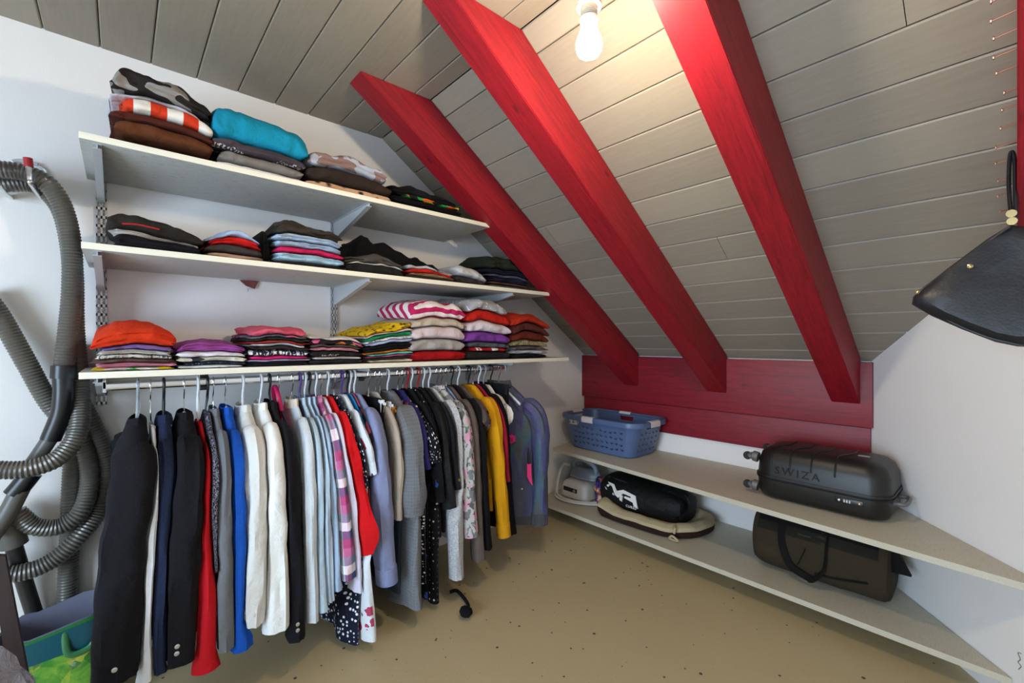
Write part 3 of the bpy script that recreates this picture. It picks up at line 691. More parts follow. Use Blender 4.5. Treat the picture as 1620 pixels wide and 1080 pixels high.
MB().tube([loc(.185, .615), loc(.187, .58), loc(.188, .53)], [.003, .007, .008], 8).build('strap_clip', M_black_pl, bj)
MB().ext([loc(.177, .53), loc(.199, .53), loc(.202, .45), loc(.208, .415), loc(.195, .43), loc(.178, .46)], (0, .006, 0)).build('pull_strap', plain('strap_pink', '#e8256e', .6), bj, smooth=False)
MB().lathe([(.001, 0), (.006, 0), (.006, -.004), (.002, -.005)], loc(.15, .395), 12, 'y').build('snap', M_btn, bj)
bj.rotation_euler = (0, 0, math.radians(33))
# packed clothes press against each other: where two garments would share a place along the rod, both give way
import numpy as np
def press(gap, soft):
    bpy.context.view_layer.update()
    x0, dx, nx = -.02, .012, 66; z0, dz_, nz_ = -.01, .018, 58
    order = sorted(GL, key=lambda e: e[0]); n = len(order)
    LO = np.full((n, nx, nz_), 9.); HI = np.full((n, nx, nz_), -9.); objs = []
    def tree(o): return [o]+[d for c in o.children for d in tree(c)]
    for i, (yc, g, h) in enumerate(order):
        L_ = []
        for o in tree(g)+(tree(h) if h else []):
            if o.type != 'MESH': continue
            me = o.data; co = np.empty(len(me.vertices)*3); me.vertices.foreach_get('co', co); co = co.reshape(-1, 3)
            M = np.array(o.matrix_world); w = co @ M[:3, :3].T+M[:3, 3]; L_.append((o, w, M))
            pts = [w]; Q = np.array([list(p.vertices) for p in me.polygons if len(p.vertices) == 4])
            if len(Q):
                a, b, c, d = w[Q[:, 0]], w[Q[:, 1]], w[Q[:, 2]], w[Q[:, 3]]
                for s in np.linspace(0, 1, 7):
                    for t in np.linspace(0, 1, 7): pts.append((a*(1-s)+b*s)*(1-t)+(d*(1-s)+c*s)*t)
            q = np.concatenate(pts); q = q[q[:, 2] < RZ-.068]
            ix = np.clip(((q[:, 0]-x0)/dx).astype(int), 0, nx-1); iz = np.clip(((q[:, 2]-z0)/dz_).astype(int), 0, nz_-1)
            np.minimum.at(LO[i], (ix, iz), q[:, 1]); np.maximum.at(HI[i], (ix, iz), q[:, 1])
        objs.append(L_)
    OCC = HI > LO; A = LO.copy(); B = HI.copy(); tmin = .0045
    for it in range(90):
        last = np.full((nx, nz_), -1)
        mv = 0
        for i in range(n):
            occ = OCC[i]
            for j in np.unique(last[occ]):
                if j < 0: continue
                m = occ & (last == j); ov = np.where(m, B[j]-A[i]+gap, 0); ov = np.maximum(ov, 0)*.5
                B[j] -= ov; A[i] += ov; mv = max(mv, ov.max())
            last[occ] = i
        for i in range(n):       # keep a minimum thickness of cloth
            sh = np.where(OCC[i], np.maximum(tmin-(B[i]-A[i]), 0)*.5, 0); A[i] -= sh; B[i] += sh
        if mv < .0004: break
    def blur(f, w, k):
        a = f*w; b = w.astype(float)
        for _ in range(k):
            for ax in (0, 1):
                pa = np.pad(a, 1, mode='edge'); pb = np.pad(b, 1, mode='edge')
                if ax == 0: a = (pa[:-2, 1:-1]+2*a+pa[2:, 1:-1])/4; b = (pb[:-2, 1:-1]+2*b+pb[2:, 1:-1])/4
                else: a = (pa[1:-1, :-2]+2*a+pa[1:-1, 2:])/4; b = (pb[1:-1, :-2]+2*b+pb[1:-1, 2:])/4
        return np.where(b > 1e-9, a/np.maximum(b, 1e-9), 0)
    for i in range(n):
        w = OCC[i]
        lo, hi, da, db = [blur(np.where(w, f, 0), w, soft) for f in (LO[i], HI[i], A[i]-LO[i], B[i]-HI[i])]
        def look(f, X, Z):
            gx = np.clip((X-x0)/dx-.5, 0, nx-1.001); gz = np.clip((Z-z0)/dz_-.5, 0, nz_-1.001)
            a = gx.astype(int); b = gz.astype(int); s = gx-a; t = gz-b
            return f[a, b]*(1-s)*(1-t)+f[a+1, b]*s*(1-t)+f[a, b+1]*(1-s)*t+f[a+1, b+1]*s*t
        for o, q, M in objs[i]:
            X, Y, Z = q.T; l, h_ = look(lo, X, Z), look(hi, X, Z)
            t = np.clip((Y-l)/np.maximum(h_-l, .002), 0, 1)
            f = np.clip((RZ-.055-Z)/.03, 0, 1)           # hooks stay on the rod
            q2 = q.copy(); q2[:, 1] += f*((1-t)*look(da, X, Z)+t*look(db, X, Z))
            Mi = np.linalg.inv(M); c = q2 @ Mi[:3, :3].T+Mi[:3, 3]
            o.data.vertices.foreach_set('co', c.astype(np.float32).ravel()); o.data.update()
for gap, soft in ((.002, 2), (.0025, 1), (.0025, 1), (.002, 1)): press(gap, soft)
# pompom cord trailing on the floor from the pin-dot dress
pc = [PZ(u, v, .012) for u, v in ((712, 936), (722, 934), (732, 943), (740, 955), (741, 962))]
cd = thing('pompom_cord', 'black cord with pompom lying on the floor below the dresses', 'cord', pc[2])
MB().tube(cr(pc, 6), .008, 8).build('cord', BLK2, cd)
q = PZ(737, 968, .025); mb = MB(); V = []; U = []
for i in range(9):
    for k in range(14):
        a = PI*i/8; b = 2*PI*k/14; r = .026*(1+.25*nz(i*1.3, k*1.1, 3)); V.append((q.x+r*1.2*math.sin(a)*math.cos(b), q.y+r*math.sin(a)*math.sin(b), q.z+.002+r*.85*math.cos(a))); U.append((k*.01, i*.01))
mb.add(V, [(i*14+k, i*14+(k+1) % 14, (i+1)*14+(k+1) % 14, (i+1)*14+k) for i in range(8) for k in range(14)], U).build('pompom', BLK2, cd)
# ================================================================== folded clothes on the wall shelves
FG = {'t': 'folded clothes on the topmost shelf', 'm': 'folded clothes on the middle shelf', 'b': 'folded clothes on the lowest shelf'}
ZSH = {'b': 1.083, 'm': 1.456, 't': 1.769}
PC = [0]
def pile(sh, u0, u1, H, items, dome=.12, tilt=0., xf=.415, xb=.06, front=.10, crumple=.012, lim=None):
    """items bottom-up: (name, label, material, weight, opts). Each cloth lies exactly on the one below."""
    PC[0] += 1; ps = PC[0]*3.31
    y0, y1 = YU(u0, xf), YU(u1, xf); yc, hw = (y0+y1)/2, (y1-y0)/2; z0 = ZSH[sh]
    tot = sum(i[3] for i in items); cum = 0
    def surf(c, y, x):
        t = max(-1.25, min(1.25, (y-yc)/hw)); f = max(0, min(1, (x-xb)/(xf-xb)))
        d = 1-dome*t*t+tilt*t-front*f**3
        return z0+.0008+H*c*d+min(1, c*1.6)*(.011*nz(y*12+ps, x*7, c*2+ps)+.004*nz(y*31+ps, x*9, c*5+ps))+crumple*c**5*(nz(y*13+ps, x*10, 7)+.35*abs(nz(y*27+ps, x*16, 9)))
    for it in items:
        name, label, mat, wt = it[:4]; op = it[4] if len(it) > 4 else {}
        c0, c1 = cum/tot, (cum+wt)/tot; cum += wt
        PC[0] += .37; sd = PC[0]*7.7
        w = hw*op.get('w', 1.0)*(1+.06*nz(sd, 1, 2)); cy = yc+hw*op.get('o', 0.)+.010*nz(sd, 3, 1)
        xF = xf+op.get('x', 0.)+.010*nz(sd, 5, 5); xB = xb+.02*nz(sd, 9, 1)
        n = op.get('n', 2); S = 34; K = 30; V = []; U = []
        hd = (xF-xB)/2; xc = (xF+xB)/2; drape = op.get('drape', 0.)
        for i in range(S+1):
            s = -1+2*i/S; s = math.copysign(abs(s)**.72, s); e = (1-abs(s)**14)**.5 if abs(s) < 1 else 0
            dy0 = 0.006*nz(sd, i*.21, 4)
            for k in range(K):
                a = 2*PI*k/K; p = sp(math.cos(a), .26); q = sp(math.sin(a), .62)
                h = (1+q*max(.30 if (c1-c0)*H < .022 else .55, e))/2; y = cy+w*s; x = xc+hd*p*(.955+.045*e)+dy0*(1 if p > 0 else .3)
                fr = max(0, p)**6
                gz = abs(math.sin(n*PI*h)) if n > 1 else 1
                x -= (1-gz)*.011*fr*min(1, wt/tot*6+.3)
                y -= math.copysign((1-gz)*.007*abs(s)**10, s)
                x += (.014*nz(y*13+sd, h*2, sd)+.006*nz(y*40+sd, h*2, sd))*fr
                y += .016*nz(x*12, sd, h*3)*abs(s)**4
                if not op.get('free'):
                    g0, g1 = (YU(lim[0], xf) if lim else y0-.006), (YU(lim[1], xf) if lim else y1+.006)
                    y = min(max(y, g0), g1)
                zb, zt = surf(c0, y, x), surf(c1, y, x)
                z = zb+(zt-zb)*h
                if drape: z -= drape*(fr**1.0)*(.35+.65*h)*(1-.25*math.cos(s*3)) - 0
                over = max(0, abs((y-yc)/hw)-1.04); z -= over*H*c1*.45
                z = max(z, z0+.0006)
                V.append((x, y, z)); U.append((y-cy+.5, (x-xc)*1.0+h*(zt-zb)*1.4+sd*.01))
        F = [(i*K+k, i*K+(k+1) % K, (i+1)*K+(k+1) % K, (i+1)*K+k) for i in range(S) for k in range(K)]
        F += [tuple(range(K-1, -1, -1)), tuple(S*K+k for k in range(K))]
        o = MB().add(V, F, U).build(name, mat, auto=75)
        rehome(o, (xc, cy, surf(c0, cy, xc))); tag(o, label, op.get('cat', 'clothes'), FG[sh])
    return surf
c = pl_
def L(*a, **k): return fab('letters', *a, **k)
# ---------- topmost shelf
pile('t', 166, 336, .270, [
    ('sweater', 'black sweater lying lowest and sticking out left under the brown knits', BLK, .9, {'w': 1.12, 'o': -.14, 'n': 3, 'x': -.05}),
    ('sweater', 'rust brown sweater, lower of the two brown ones on the topmost shelf', c('#5b3118'), 1.5, {'o': .10, 'w': .92, 'n': 1, 'x': .012}),
    ('sweater', 'dark chestnut sweater under the orange and white striped one', c('#4b2015'), 1.0, {'o': .08, 'w': .96, 'n': 1}),
    ('sweater', 'sweater in broad orange-red and white stripes', fab('stripeu', '#d03a1c', '#e4ded4', scale=1.35), 1.5, {'o': .15, 'w': .86, 'n': 1, 'x': .004}),
    ('hoodie', 'white hooded top peeking out at the left of the black one', c('#c9c7d2'), .5, {'o': -.10, 'w': .85, 'n': 1, 'x': -.03}),
    ('hoodie', 'black hoodie with shiny silver print crowning the tallest pile', fab('patch', '#241e1c', '#8e8a84', scale=1.1), 2.0, {'o': .02, 'w': .92, 'n': 2, 'drape': .02}),
], dome=.16, tilt=-.05, crumple=.03, lim=(146, 337))
pile('t', 338, 484, .228, [
    ('t_shirt', 'white shirt lying flat under the teal hoodie pile', c('#d6d6da'), .5, {'n': 1}),
    ('sweater', 'mid grey sweatshirt two below the teal hoodie', fab('melange', '#6c665f', '#85807a'), 1.3, {'w': .9, 'o': .04, 'n': 1}),
    ('t_shirt', 'dark plum grey shirt with white and pink lettering', L('#463d42', '#d8d0cc'), 1.0, {'w': 1.0, 'n': 1, 'x': .006}),
    ('hoodie', 'bright teal hoodie folded on top of its pile', c('#0f87a6'), 3.0, {'w': 1.02, 'n': 1, 'x': .014, 'drape': .012}),
], dome=.08, tilt=-.05, crumple=.02)
pile('t', 488, 618, .168, [
    ('blouse', 'tan and black graphic print blouse at the bottom of its pile', fab('leopard', '#c39a78', '#2b211c', scale=.35), .8, {'n': 1}),
    ('sweater', 'very dark brown sweater under the grey flag print sweatshirt', c('#2e221b'), 1.6, {'n': 1, 'w': 1.02}),
    ('sweater', 'light grey sweatshirt with a faded flag print', fab('patch', '#a9adba', '#8b6f68', scale=1.2), 1.5, {'n': 2, 'w': .94, 'o': -.05}),
], dome=.15, tilt=-.02)
pile('t', 622, 733, .132, [
    ('t_shirt', 'dark brown shirt lowest in the black pile by the beam', c('#2b2522'), .6, {'n': 2}),
    ('t_shirt', 'black shirt in the middle of the pile by the beam', BLK2, .8, {'n': 2}),
    ('t_shirt', 'black shirt with a rainbow coloured print on its fold', fab('multi', '#17161a', '#e05a1c', '#e8c81e', '#2c9a48', scale=.55), .35, {'n': 1, 'w': .9}),
    ('t_shirt', 'folded black top lying over the rainbow print shirt', BLK, .8, {'n': 2, 'w': .94, 'o': -.05, 'x': -.02}),
], dome=.15, tilt=-.08, xf=.368)
# ---------- middle shelf
pile('m', 165, 322, .115, [
    ('trousers', 'black trousers hanging slightly over the middle shelf front', fab('plain', '#161418'), 1.5, {'w': .88, 'o': .04, 'n': 3, 'x': .030}),
    ('top', 'cream white folded top between two black trousers', c('#cdc6bc'), .7, {'w': .9, 'o': .02, 'n': 3, 'x': -.02}),
    ('trousers', 'charcoal trousers with a thin red side stripe', fab('plain', '#28231f'), 2.2, {'n': 1, 'w': 1.0, 'x': -.03}),
], dome=.18, tilt=-.22, crumple=.02)
stp = [PX(u, v, .372) for u, v in ((193, 355), (215, 356), (235, 360), (252, 364))]
tr_ = [o for o in bpy.data.objects if o.get('label', '').startswith('charcoal trousers with a thin red')][0]
MB().tube(cr([p+Vector((.012, 0, 0)) for p in stp], 5), .0028, 6).build('red_stripe', plain('stripe_red', '#a81d16', .8), tr_)
pile('m', 328, 416, .108, [
    ('t_shirt', 'tan beige shirt lowest in the small pile with a red shirt', c('#b08a72'), .7, {'n': 1}),
    ('trousers', 'dark taupe trousers under the red shirt', c('#3a332e'), 1.1, {'n': 1, 'w': 1.03}),
    ('t_shirt', 'bright red shirt between taupe trousers and pale blue shirt', c('#c81a14'), 1.0, {'n': 2, 'w': .92, 'x': -.006}),
    ('shirt', 'pale blue shirt on top of the red one', c('#a9bbd6'), .6, {'n': 1, 'w': .9, 'o': .0, 'x': -.012}),
], dome=.25, crumple=.018)
pile('m', 435, 547, .175, [
    ('shorts', 'dark taupe shorts lowest in the denim pile', c('#3d342e'), .6, {'n': 2, 'o': .1}),
    ('jeans', 'light blue jeans, lowest denim of the pile', fab('melange', '#8fb0c4', '#b7ccd6'), 1.2, {'n': 2, 'x': .008, 'w': .95}),
    ('shorts', 'hot pink shorts between two light blue jeans', c('#c81c54'), .8, {'n': 1, 'w': .95}),
    ('jeans', 'washed blue jeans right above the pink shorts', fab('melange', '#8ba2be', '#b9c8d8'), .9, {'n': 2, 'w': .95, 'o': -.03}),
    ('jeans', 'pale blue jeans under the dark crumpled trousers', fab('melange', '#93abc6', '#c2cfdc'), .9, {'n': 2, 'w': .95, 'o': -.04}),
    ('trousers', 'crumpled dark olive brown trousers topping the denim pile', c('#3b3229'), 1.4, {'n': 3, 'w': .9, 'x': -.02}),
], dome=.08, tilt=-.03, crumple=.03)
pile('m', 419, 432, .135, [
    ('rolled_trousers', 'black trousers rolled upright left of the denim pile', BLK2, 1, {'n': 1, 'x': -.06}),
], dome=.2, lim=(417.5, 433.5))
pile('m', 552, 640, .085, [
    ('leggings', 'black leggings with a white piped edge, lowest here', fab('plain', '#1c1a18'), 1.2, {'n': 1, 'w': 1.0, 'x': .0}),
    ('top', 'thin off-white top edging the black leggings', c('#d4d0c8'), .18, {'n': 1, 'w': .98}),
    ('leggings', 'grey-brown leggings under the bulky black jacket', c('#4a443e'), .9, {'n': 2, 'w': 1.05, 'x': -.02}),
], dome=.26, tilt=-.05, xb=.285)
pile('m', 566, 706, .160, [
    ('sweatpants', 'dark grey sweatpants under the bulky black jacket', c('#4b4744'), .45, {'n': 2, 'w': .95}),
    ('jacket', 'bulky black jacket crumpled at the back of the middle shelf', BLK2, 1.6, {'n': 2}),
], dome=.16, tilt=-.36, crumple=.045, xf=.262, xb=.035)
pile('m', 642, 718, .066, [
    ('top', 'dark brown top lowest beside the red one', c('#2f2620'), .7, {'n': 1, 'w': 1.0}),
    ('top', 'tan camel top under the red piece', c('#8a6a4c'), .5, {'n': 1, 'o': .1, 'w': .9}),
    ('top', 'red satin top in the low pile at the shelf middle', c('#b41e14'), .8, {'n': 1, 'w': .85}),
    ('top', 'light grey ribbed top lying over the red one', c('#a9a7aa'), .6, {'n': 1, 'w': .9, 'x': -.012}),
], dome=.25, tilt=-.1, xb=.285)
pile('m', 723, 771, .088, [
    ('shorts', 'dark brown shorts under a light grey vest', c('#2d2624'), 1.0, {'n': 1}),
    ('vest', 'light grey vest rolled beside the dark green pile', c('#b3b1b2'), 1.2, {'n': 1, 'w': .95}),
], dome=.2, tilt=-.25)
pile('m', 776, 838, .188, [
    ('trousers', 'mid grey trousers lowest in the pile at the beam', c('#58565c'), .7, {'n': 1, 'w': 1.02}),
    ('trousers', 'brown trousers second lowest in the pile at the beam', c('#5d4334'), .45, {'n': 1}),
    ('trousers', 'dark navy trousers in the pile at the beam', c('#1e1f38'), .8, {'n': 2}),
    ('trousers', 'slate grey-blue trousers above the navy ones', c('#4b5064'), .5, {'n': 1}),
    ('trousers', 'near-black blue trousers under the dark green jacket', c('#17182a'), .8, {'n': 2}),
    ('jacket', 'dark olive green jacket topping the pile at the beam', c('#20251b'), 1.7, {'n': 2, 'w': 1.0}),
], dome=.14, tilt=-.10, crumple=.03, xf=.368)
# ---------- lowest shelf
pile('b', 146, 276, .150, [
    ('t_shirt', 'yellow and white printed shirt lowest under the orange-red one', fab('multi', '#e6d8d4', '#e2c81c', '#3d8f3a', '#d8962c', scale=.5), .45, {'n': 1, 'x': .008, 'w': .95}),
    ('t_shirt', 'rose pink shirt near the bottom of the orange topped pile', c('#cf7f98'), .7, {'n': 1, 'o': .06}),
    ('t_shirt', 'chocolate brown shirt above the rose pink one', c('#5d463c'), .6, {'n': 1, 'o': -.03}),
    ('t_shirt', 'white shirt with black line print below the grey knit', L('#dcd8d2', '#5b544e'), .6, {'n': 1, 'o': .03, 'w': .92}),
    ('sweater', 'oatmeal grey knit under the lavender shirt', fab('melange', '#b9b3ac', '#cfcac2'), .7, {'n': 2, 'w': .88, 'o': .05}),
    ('t_shirt', 'lavender purple shirt right under the orange-red one', c('#7d62a4'), .7, {'n': 1, 'w': .9, 'o': .05}),
    ('t_shirt', 'orange-red shirt spread wide over the first pile', c('#c93410'), 2.6, {'n': 3, 'w': 1.06, 'x': .006, 'drape': .008}),
], dome=.17, crumple=.022)
pile('b', 280, 390, .092, [
    ('t_shirt', 'white shirt lowest under the magenta topped pile', c('#d6dcde'), .5, {'n': 1, 'x': .012, 'w': .92, 'o': -.06}),
    ('blouse', 'navy blouse with tiny white dots near the pile bottom', fab('pin', '#22263c', '#c8ccd8', scale=1.6), .6, {'n': 1, 'o': .10, 'w': .9}),
    ('blouse', 'cream blouse with a yellow and black print', fab('multi', '#e2dcca', '#e2dcca', '#cfc068', '#33343a', scale=.6), .9, {'n': 1, 'w': .98}),
    ('t_shirt', 'plain white shirt below the magenta one', c('#e2dee6'), .9, {'n': 1, 'w': .98}),
    ('t_shirt', 'orchid magenta shirt folded on top of its pile', c('#9c4a96'), 1.6, {'n': 3, 'w': .98}),
], dome=.15, crumple=.016)
pile('b', 392, 490, .155, [
    ('t_shirt', 'black shirt lowest in the coral topped pile', c('#232126'), .7, {'n': 2}),
    ('t_shirt', 'pale lilac shirt just above the lowest black one', c('#b6b2cc'), .35, {'n': 1}),
    ('t_shirt', 'hot pink shirt low in the coral topped pile', c('#cf2274'), .5, {'n': 1, 'o': .08, 'w': .95}),
    ('t_shirt', 'navy shirt with white brush lettering', L('#272c3e', '#e6e2dc', scale=.8), 1.0, {'n': 1}),
    ('t_shirt', 'dark brown shirt under a thin white one', c('#2b2320'), .6, {'n': 1, 'w': .97}),
    ('t_shirt', 'thin white shirt in the middle of the coral topped pile', c('#d8d8e0'), .4, {'n': 1, 'w': .85}),
    ('t_shirt', 'brick red shirt under the charcoal one', c('#a8342a'), .4, {'n': 1, 'w': .97}),
    ('t_shirt', 'charcoal shirt under the grey pink print', c('#2e2a28'), .5, {'n': 1}),
    ('t_shirt', 'grey shirt with a pink triangle print', fab('multi', '#67636a', '#67636a', '#d6749c', '#67636a', scale=.5), .5, {'n': 1, 'w': .95}),
    ('t_shirt', 'coral pink shirt folded on top of its pile', c('#d0566a'), 1.1, {'n': 1, 'w': .88}),
], dome=.06, tilt=0.)
pile('b', 492, 574, .116, [
    ('t_shirt', 'black shirt lowest under the white topped pile', c('#262326'), .7, {'n': 1}),
    ('t_shirt', 'off-white shirt between two black ones', c('#d9ccc6'), .4, {'n': 1, 'w': .92, 'o': .04}),
    ('t_shirt', 'black shirt with small white lettering', L('#201c1e', '#d0cccc', scale=1.5), .9, {'n': 1}),
    ('t_shirt', 'dusty pink shirt in the white topped pile', c('#c6818f'), .35, {'n': 1, 'w': .93}),
    ('t_shirt', 'stone grey shirt above the dusty pink one', c('#4b4644'), .35, {'n': 1}),
    ('t_shirt', 'black shirt with pink, yellow and orange blocks', fab('multi', '#1e1a1c', '#d85a86', '#e8dc50', '#e07a22', scale=1.0), .7, {'n': 1}),
    ('t_shirt', 'greyish white shirt on top of the colour block one', c('#d2c8c4'), .5, {'n': 1, 'w': .95}),
], dome=.06, tilt=-.06)
pile('b', 578, 654, .166, [
    ('t_shirt', 'cream shirt lowest under the yellow topped pile', c('#d8c8a8'), .55, {'n': 1, 'o': .06, 'w': .9}),
    ('t_shirt', 'dark brown shirt second lowest under the teal one', c('#2b211e'), .4, {'n': 1}),
    ('t_shirt', 'mauve pink shirt under the teal one', c('#b0567c'), .3, {'n': 1}),
    ('t_shirt', 'pale teal shirt low in the yellow topped pile', c('#62aaa4'), .45, {'n': 1, 'w': .92, 'o': .06}),
    ('t_shirt', 'orange shirt between teal and black ones', c('#d87e22'), .35, {'n': 1, 'w': 1.02}),
    ('t_shirt', 'black shirt in the middle of the yellow topped pile', BLK2, 1.1, {'n': 2}),
    ('t_shirt', 'periwinkle blue shirt above the black one', c('#a5b2d2'), .5, {'n': 1, 'w': .94, 'o': .04}),
    ('t_shirt', 'white shirt with dark letters under the green one', L('#dedad6', '#2c3140', scale=1.2), .35, {'n': 1}),
    ('t_shirt', 'emerald green shirt under the yellow one', c('#158052'), .6, {'n': 1, 'w': 1.0}),
    ('t_shirt', 'pale pink shirt right under the yellow one', c('#d9b8b8'), .3, {'n': 1}),
    ('t_shirt', 'yellow shirt with black scribble print topping its pile', fab('leopard', '#dcb40e', '#3b320c', scale=.5), .85, {'n': 1, 'w': .95}),
], dome=.05, tilt=.16)
pile('b', 652, 738, .305, [
    ('sweater', 'crimson sweater lowest under the grey rolled knit', c('#9e0a10'), 1.15, {'n': 1, 'w': 1.04}),
    ('sweater', 'heather grey sweater rolled below the pale pink one', fab('melange', '#8f8b88', '#aaa6a2'), 1.35, {'n': 1}),
    ('sweater', 'pale blush pink sweater above the heather grey one', c('#c9b8bb'), 1.4, {'n': 1, 'w': .97}),
    ('sweater', 'beige sweater under the striped knit', fab('melange', '#ab9d8a', '#bfb2a0'), .9, {'n': 1, 'w': .95}),
    ('sweater', 'chunky knit sweater in white and raspberry stripes', fab('stripe', '#ddd3d0', '#b02058', scale=.62), 1.75, {'n': 1, 'w': 1.0, 'o': -.06}),
], dome=.13, tilt=0.)
pile('b', 742, 808, .328, [
    ('jacket', 'black jacket lowest under the purple sweater pile', c('#1f1c1a'), 1.1, {'n': 1, 'w': 1.02}),
    ('scarf', 'red and white scarf tucked above the black jacket', fab('patch', '#a31414', '#d8d0cc', scale=1.4), .5, {'n': 1, 'w': .8}),
    ('sweater', 'slate grey sweater below the purple one', c('#4d4f55'), .7, {'n': 1, 'w': .95}),
    ('sweater', 'vivid purple sweater under the white ribbed one', c('#6f358a'), 1.3, {'n': 1, 'w': 1.05}),
    ('sweater', 'white ribbed sweater rolled above the purple one', fab('rib', '#d3c6cb'), 1.35, {'n': 1}),
    ('sweater', 'tomato red sweater under the pearl knit', c('#b01c10'), 1.4, {'n': 1, 'w': 1.0}),
    ('sweater', 'silver grey knit with pearl beads topping its pile', fab('pin', '#9a9a9e', '#e8e6e2', scale=.5), 1.3, {'n': 1, 'w': .92, 'o': -.05}),
], dome=.10, tilt=-.04)
pile('b', 812, 868, .268, [
    ('sweater', 'black sweater lowest in the last pile of the shelf', BLK2, .7, {'n': 1}),
    ('sweater', 'silver white sweater second lowest in the last pile', c('#a5a5ac'), .7, {'n': 1, 'w': .98}),
    ('sweater', 'dark mauve grey sweater in the last pile', c('#544c50'), .6, {'n': 1}),
    ('sweater', 'speckled beige leopard knit in the last pile', fab('leopard', '#94835f', '#3c3424', scale=1.3), .9, {'n': 1, 'w': .97}),
    ('sweater', 'russet brown sweater under the dark speckled one', c('#5d1e10'), 1.3, {'n': 1}),
    ('sweater', 'dark maroon speckled sweater second from the pile top', fab('melange', '#3f1410', '#5a2a22'), 1.4, {'n': 1, 'w': 1.03}),
    ('sweater', 'brick orange-red sweater topping the last pile', c('#a4260e'), 1.3, {'n': 1, 'w': 1.0}),
], dome=.16, tilt=-.04)
# ================================================================== vacuum hose, wands, shopping bag at the left
def ribbed(px, r=.0275, pitch=.0100, nper=10):
    """corrugated hose through (u,v,X) pixels at the given distance from the wall"""
    P = cr([PX(u, v, X) for u, v, X in px], nper)
    # resample evenly
    D = [0]
    for i in range(1, len(P)): D.append(D[-1]+(P[i]-P[i-1]).length)
    out = []; rad = []; k = 0; s = 0.; j = 0
    while s < D[-1]:
        while D[j+1] < s: j += 1
        t = (s-D[j])/max(1e-9, D[j+1]-D[j]); out.append(P[j].lerp(P[j+1], t)); rad.append(r if k % 2 == 0 else r*.90)
        s += pitch/2; k += 1
    return MB().tube(out, rad, 16)
M_hose = plain('hose_grey', '#625f59', .32, .3); M_hblk = plain('hose_cuff_black', '#111114', .35); M_hgry = plain('wand_grey', '#55534f', .4)
hb = PX(60, 700, .08)
hose = thing('vacuum_hose', 'grey corrugated vacuum hose looped over a wall hook', 'hose', (.08, hb.y, hb.z))
strands = [
    [(-60, 264, .125), (0, 268, .125), (42, 274, .13), (76, 292, .14), (100, 330, .14), (113, 390, .14), (114, 460, .14), (108, 525, .14), (101, 585, .14)],
    [(-60, 286, .065), (0, 290, .065), (58, 294, .07), (98, 335, .083), (115, 420, .085), (118, 520, .085), (126, 612, .10), (124, 680, .16), (95, 722, .195), (50, 740, .205), (0, 743, .20), (-50, 735, .19)],
    [(-30, 460, .05), (0, 500, .05), (40, 570, .06), (80, 640, .06), (125, 690, .05), (142, 750, .06), (130, 805, .09), (95, 832, .095), (55, 832, .10), (24, 810, .105)],
    [(112, 545, .03), (117, 600, .03), (125, 630, .03), (143, 664, .032), (160, 705, .035), (167, 750, .036), (157, 805, .05), (125, 850, .085), (80, 888, .095), (30, 906, .10), (-40, 910, .10)],
    [(118, 700, .03), (114, 760, .03), (111, 840, .03), (108, 900, .03), (106, 990, .03)]]
for s in strands: ribbed(s).build('hose_strand', M_hose, hose)
def tubepx(px, rad, nm, mat, par, seg=16): return MB().tube(cr([PX(u, v, X) for u, v, X in px], 5), rad, seg).build(nm, mat, par)
n = 11
tubepx([(101, 578, .142), (100, 598, .142)], .031, 'cuff', M_hblk, hose)
hd = tubepx([(100, 596, .142), (100, 625, .145), (96, 655, .14), (80, 695, .13)], .026, 'bent_handle', M_hblk, hose)
tubepx([(80, 692, .13), (64, 716, .125), (46, 742, .12)], .021, 'wand_neck', M_hgry, hose)
cw = thing('cleaner_wand', 'dark telescopic vacuum wand leaning on the wall behind the bag', 'wand', PX(62, 985, .06))
tubepx([(50, 748, .12), (34, 768, .12), (22, 782, .12)], .027, 'cuff', M_hblk, cw)
tubepx([(34, 770, .12), (10, 815, .13), (-16, 850, .14)], .024, 'upper_tube', M_hgry, cw)
tubepx([(4, 806, .085), (14, 835, .08), (22, 862, .075)], .034, 'joint_sleeve', M_hgry, cw)
tubepx([(20, 858, .075), (40, 925, .045), (64, 1000, .035)], .021, 'lower_tube', plain('wand_dark', '#33302e', .4, .3), cw)
# hook on the wall with a red tip
hk = thing('hose_hook', 'steel wall hook with a red tip holding the vacuum hose', 'hook', PX(55, 272, .0))
MB().tube(cr([PX(62, 262, .006), PX(74, 272, .006), PX(75, 290, .010)], 5), .005, 8).build('back_bow', M_galv, hk)
MB().tube(cr([PX(20, 255, .006), PX(32, 254, .006), PX(60, 260, .01)], 5), .006, 8).build('wall_plate', M_galv, hk)
MB().tube(cr([PX(72, 318, .0), PX(64, 311, .06), PX(50, 292, .165), PX(47, 284, .176), PX(45, 262, .176)], 6), .0075, 10).build('arm', M_chrome, hk)
MB().tube([PX(45.5, 264, .176), PX(44, 250, .176)], .011, 12).build('red_tip', plain('tip_red', '#a01a22', .4), hk)
hk2 = thing('hose_hook', 'steel wall hook at the edge of the picture under the hose loop', 'hook', PX(0, 300, 0))
MB().tube(cr([PX(18, 312, .0), PX(8, 306, .08), PX(-4, 290, .17), PX(-8, 262, .176)], 6), .0075, 10).build('arm', M_chrome, hk2)
MB().tube([PX(-8, 264, .176), PX(-9, 250, .176)], .011, 12).build('red_tip', plain('tip_red', '#a01a22', .4), hk2)
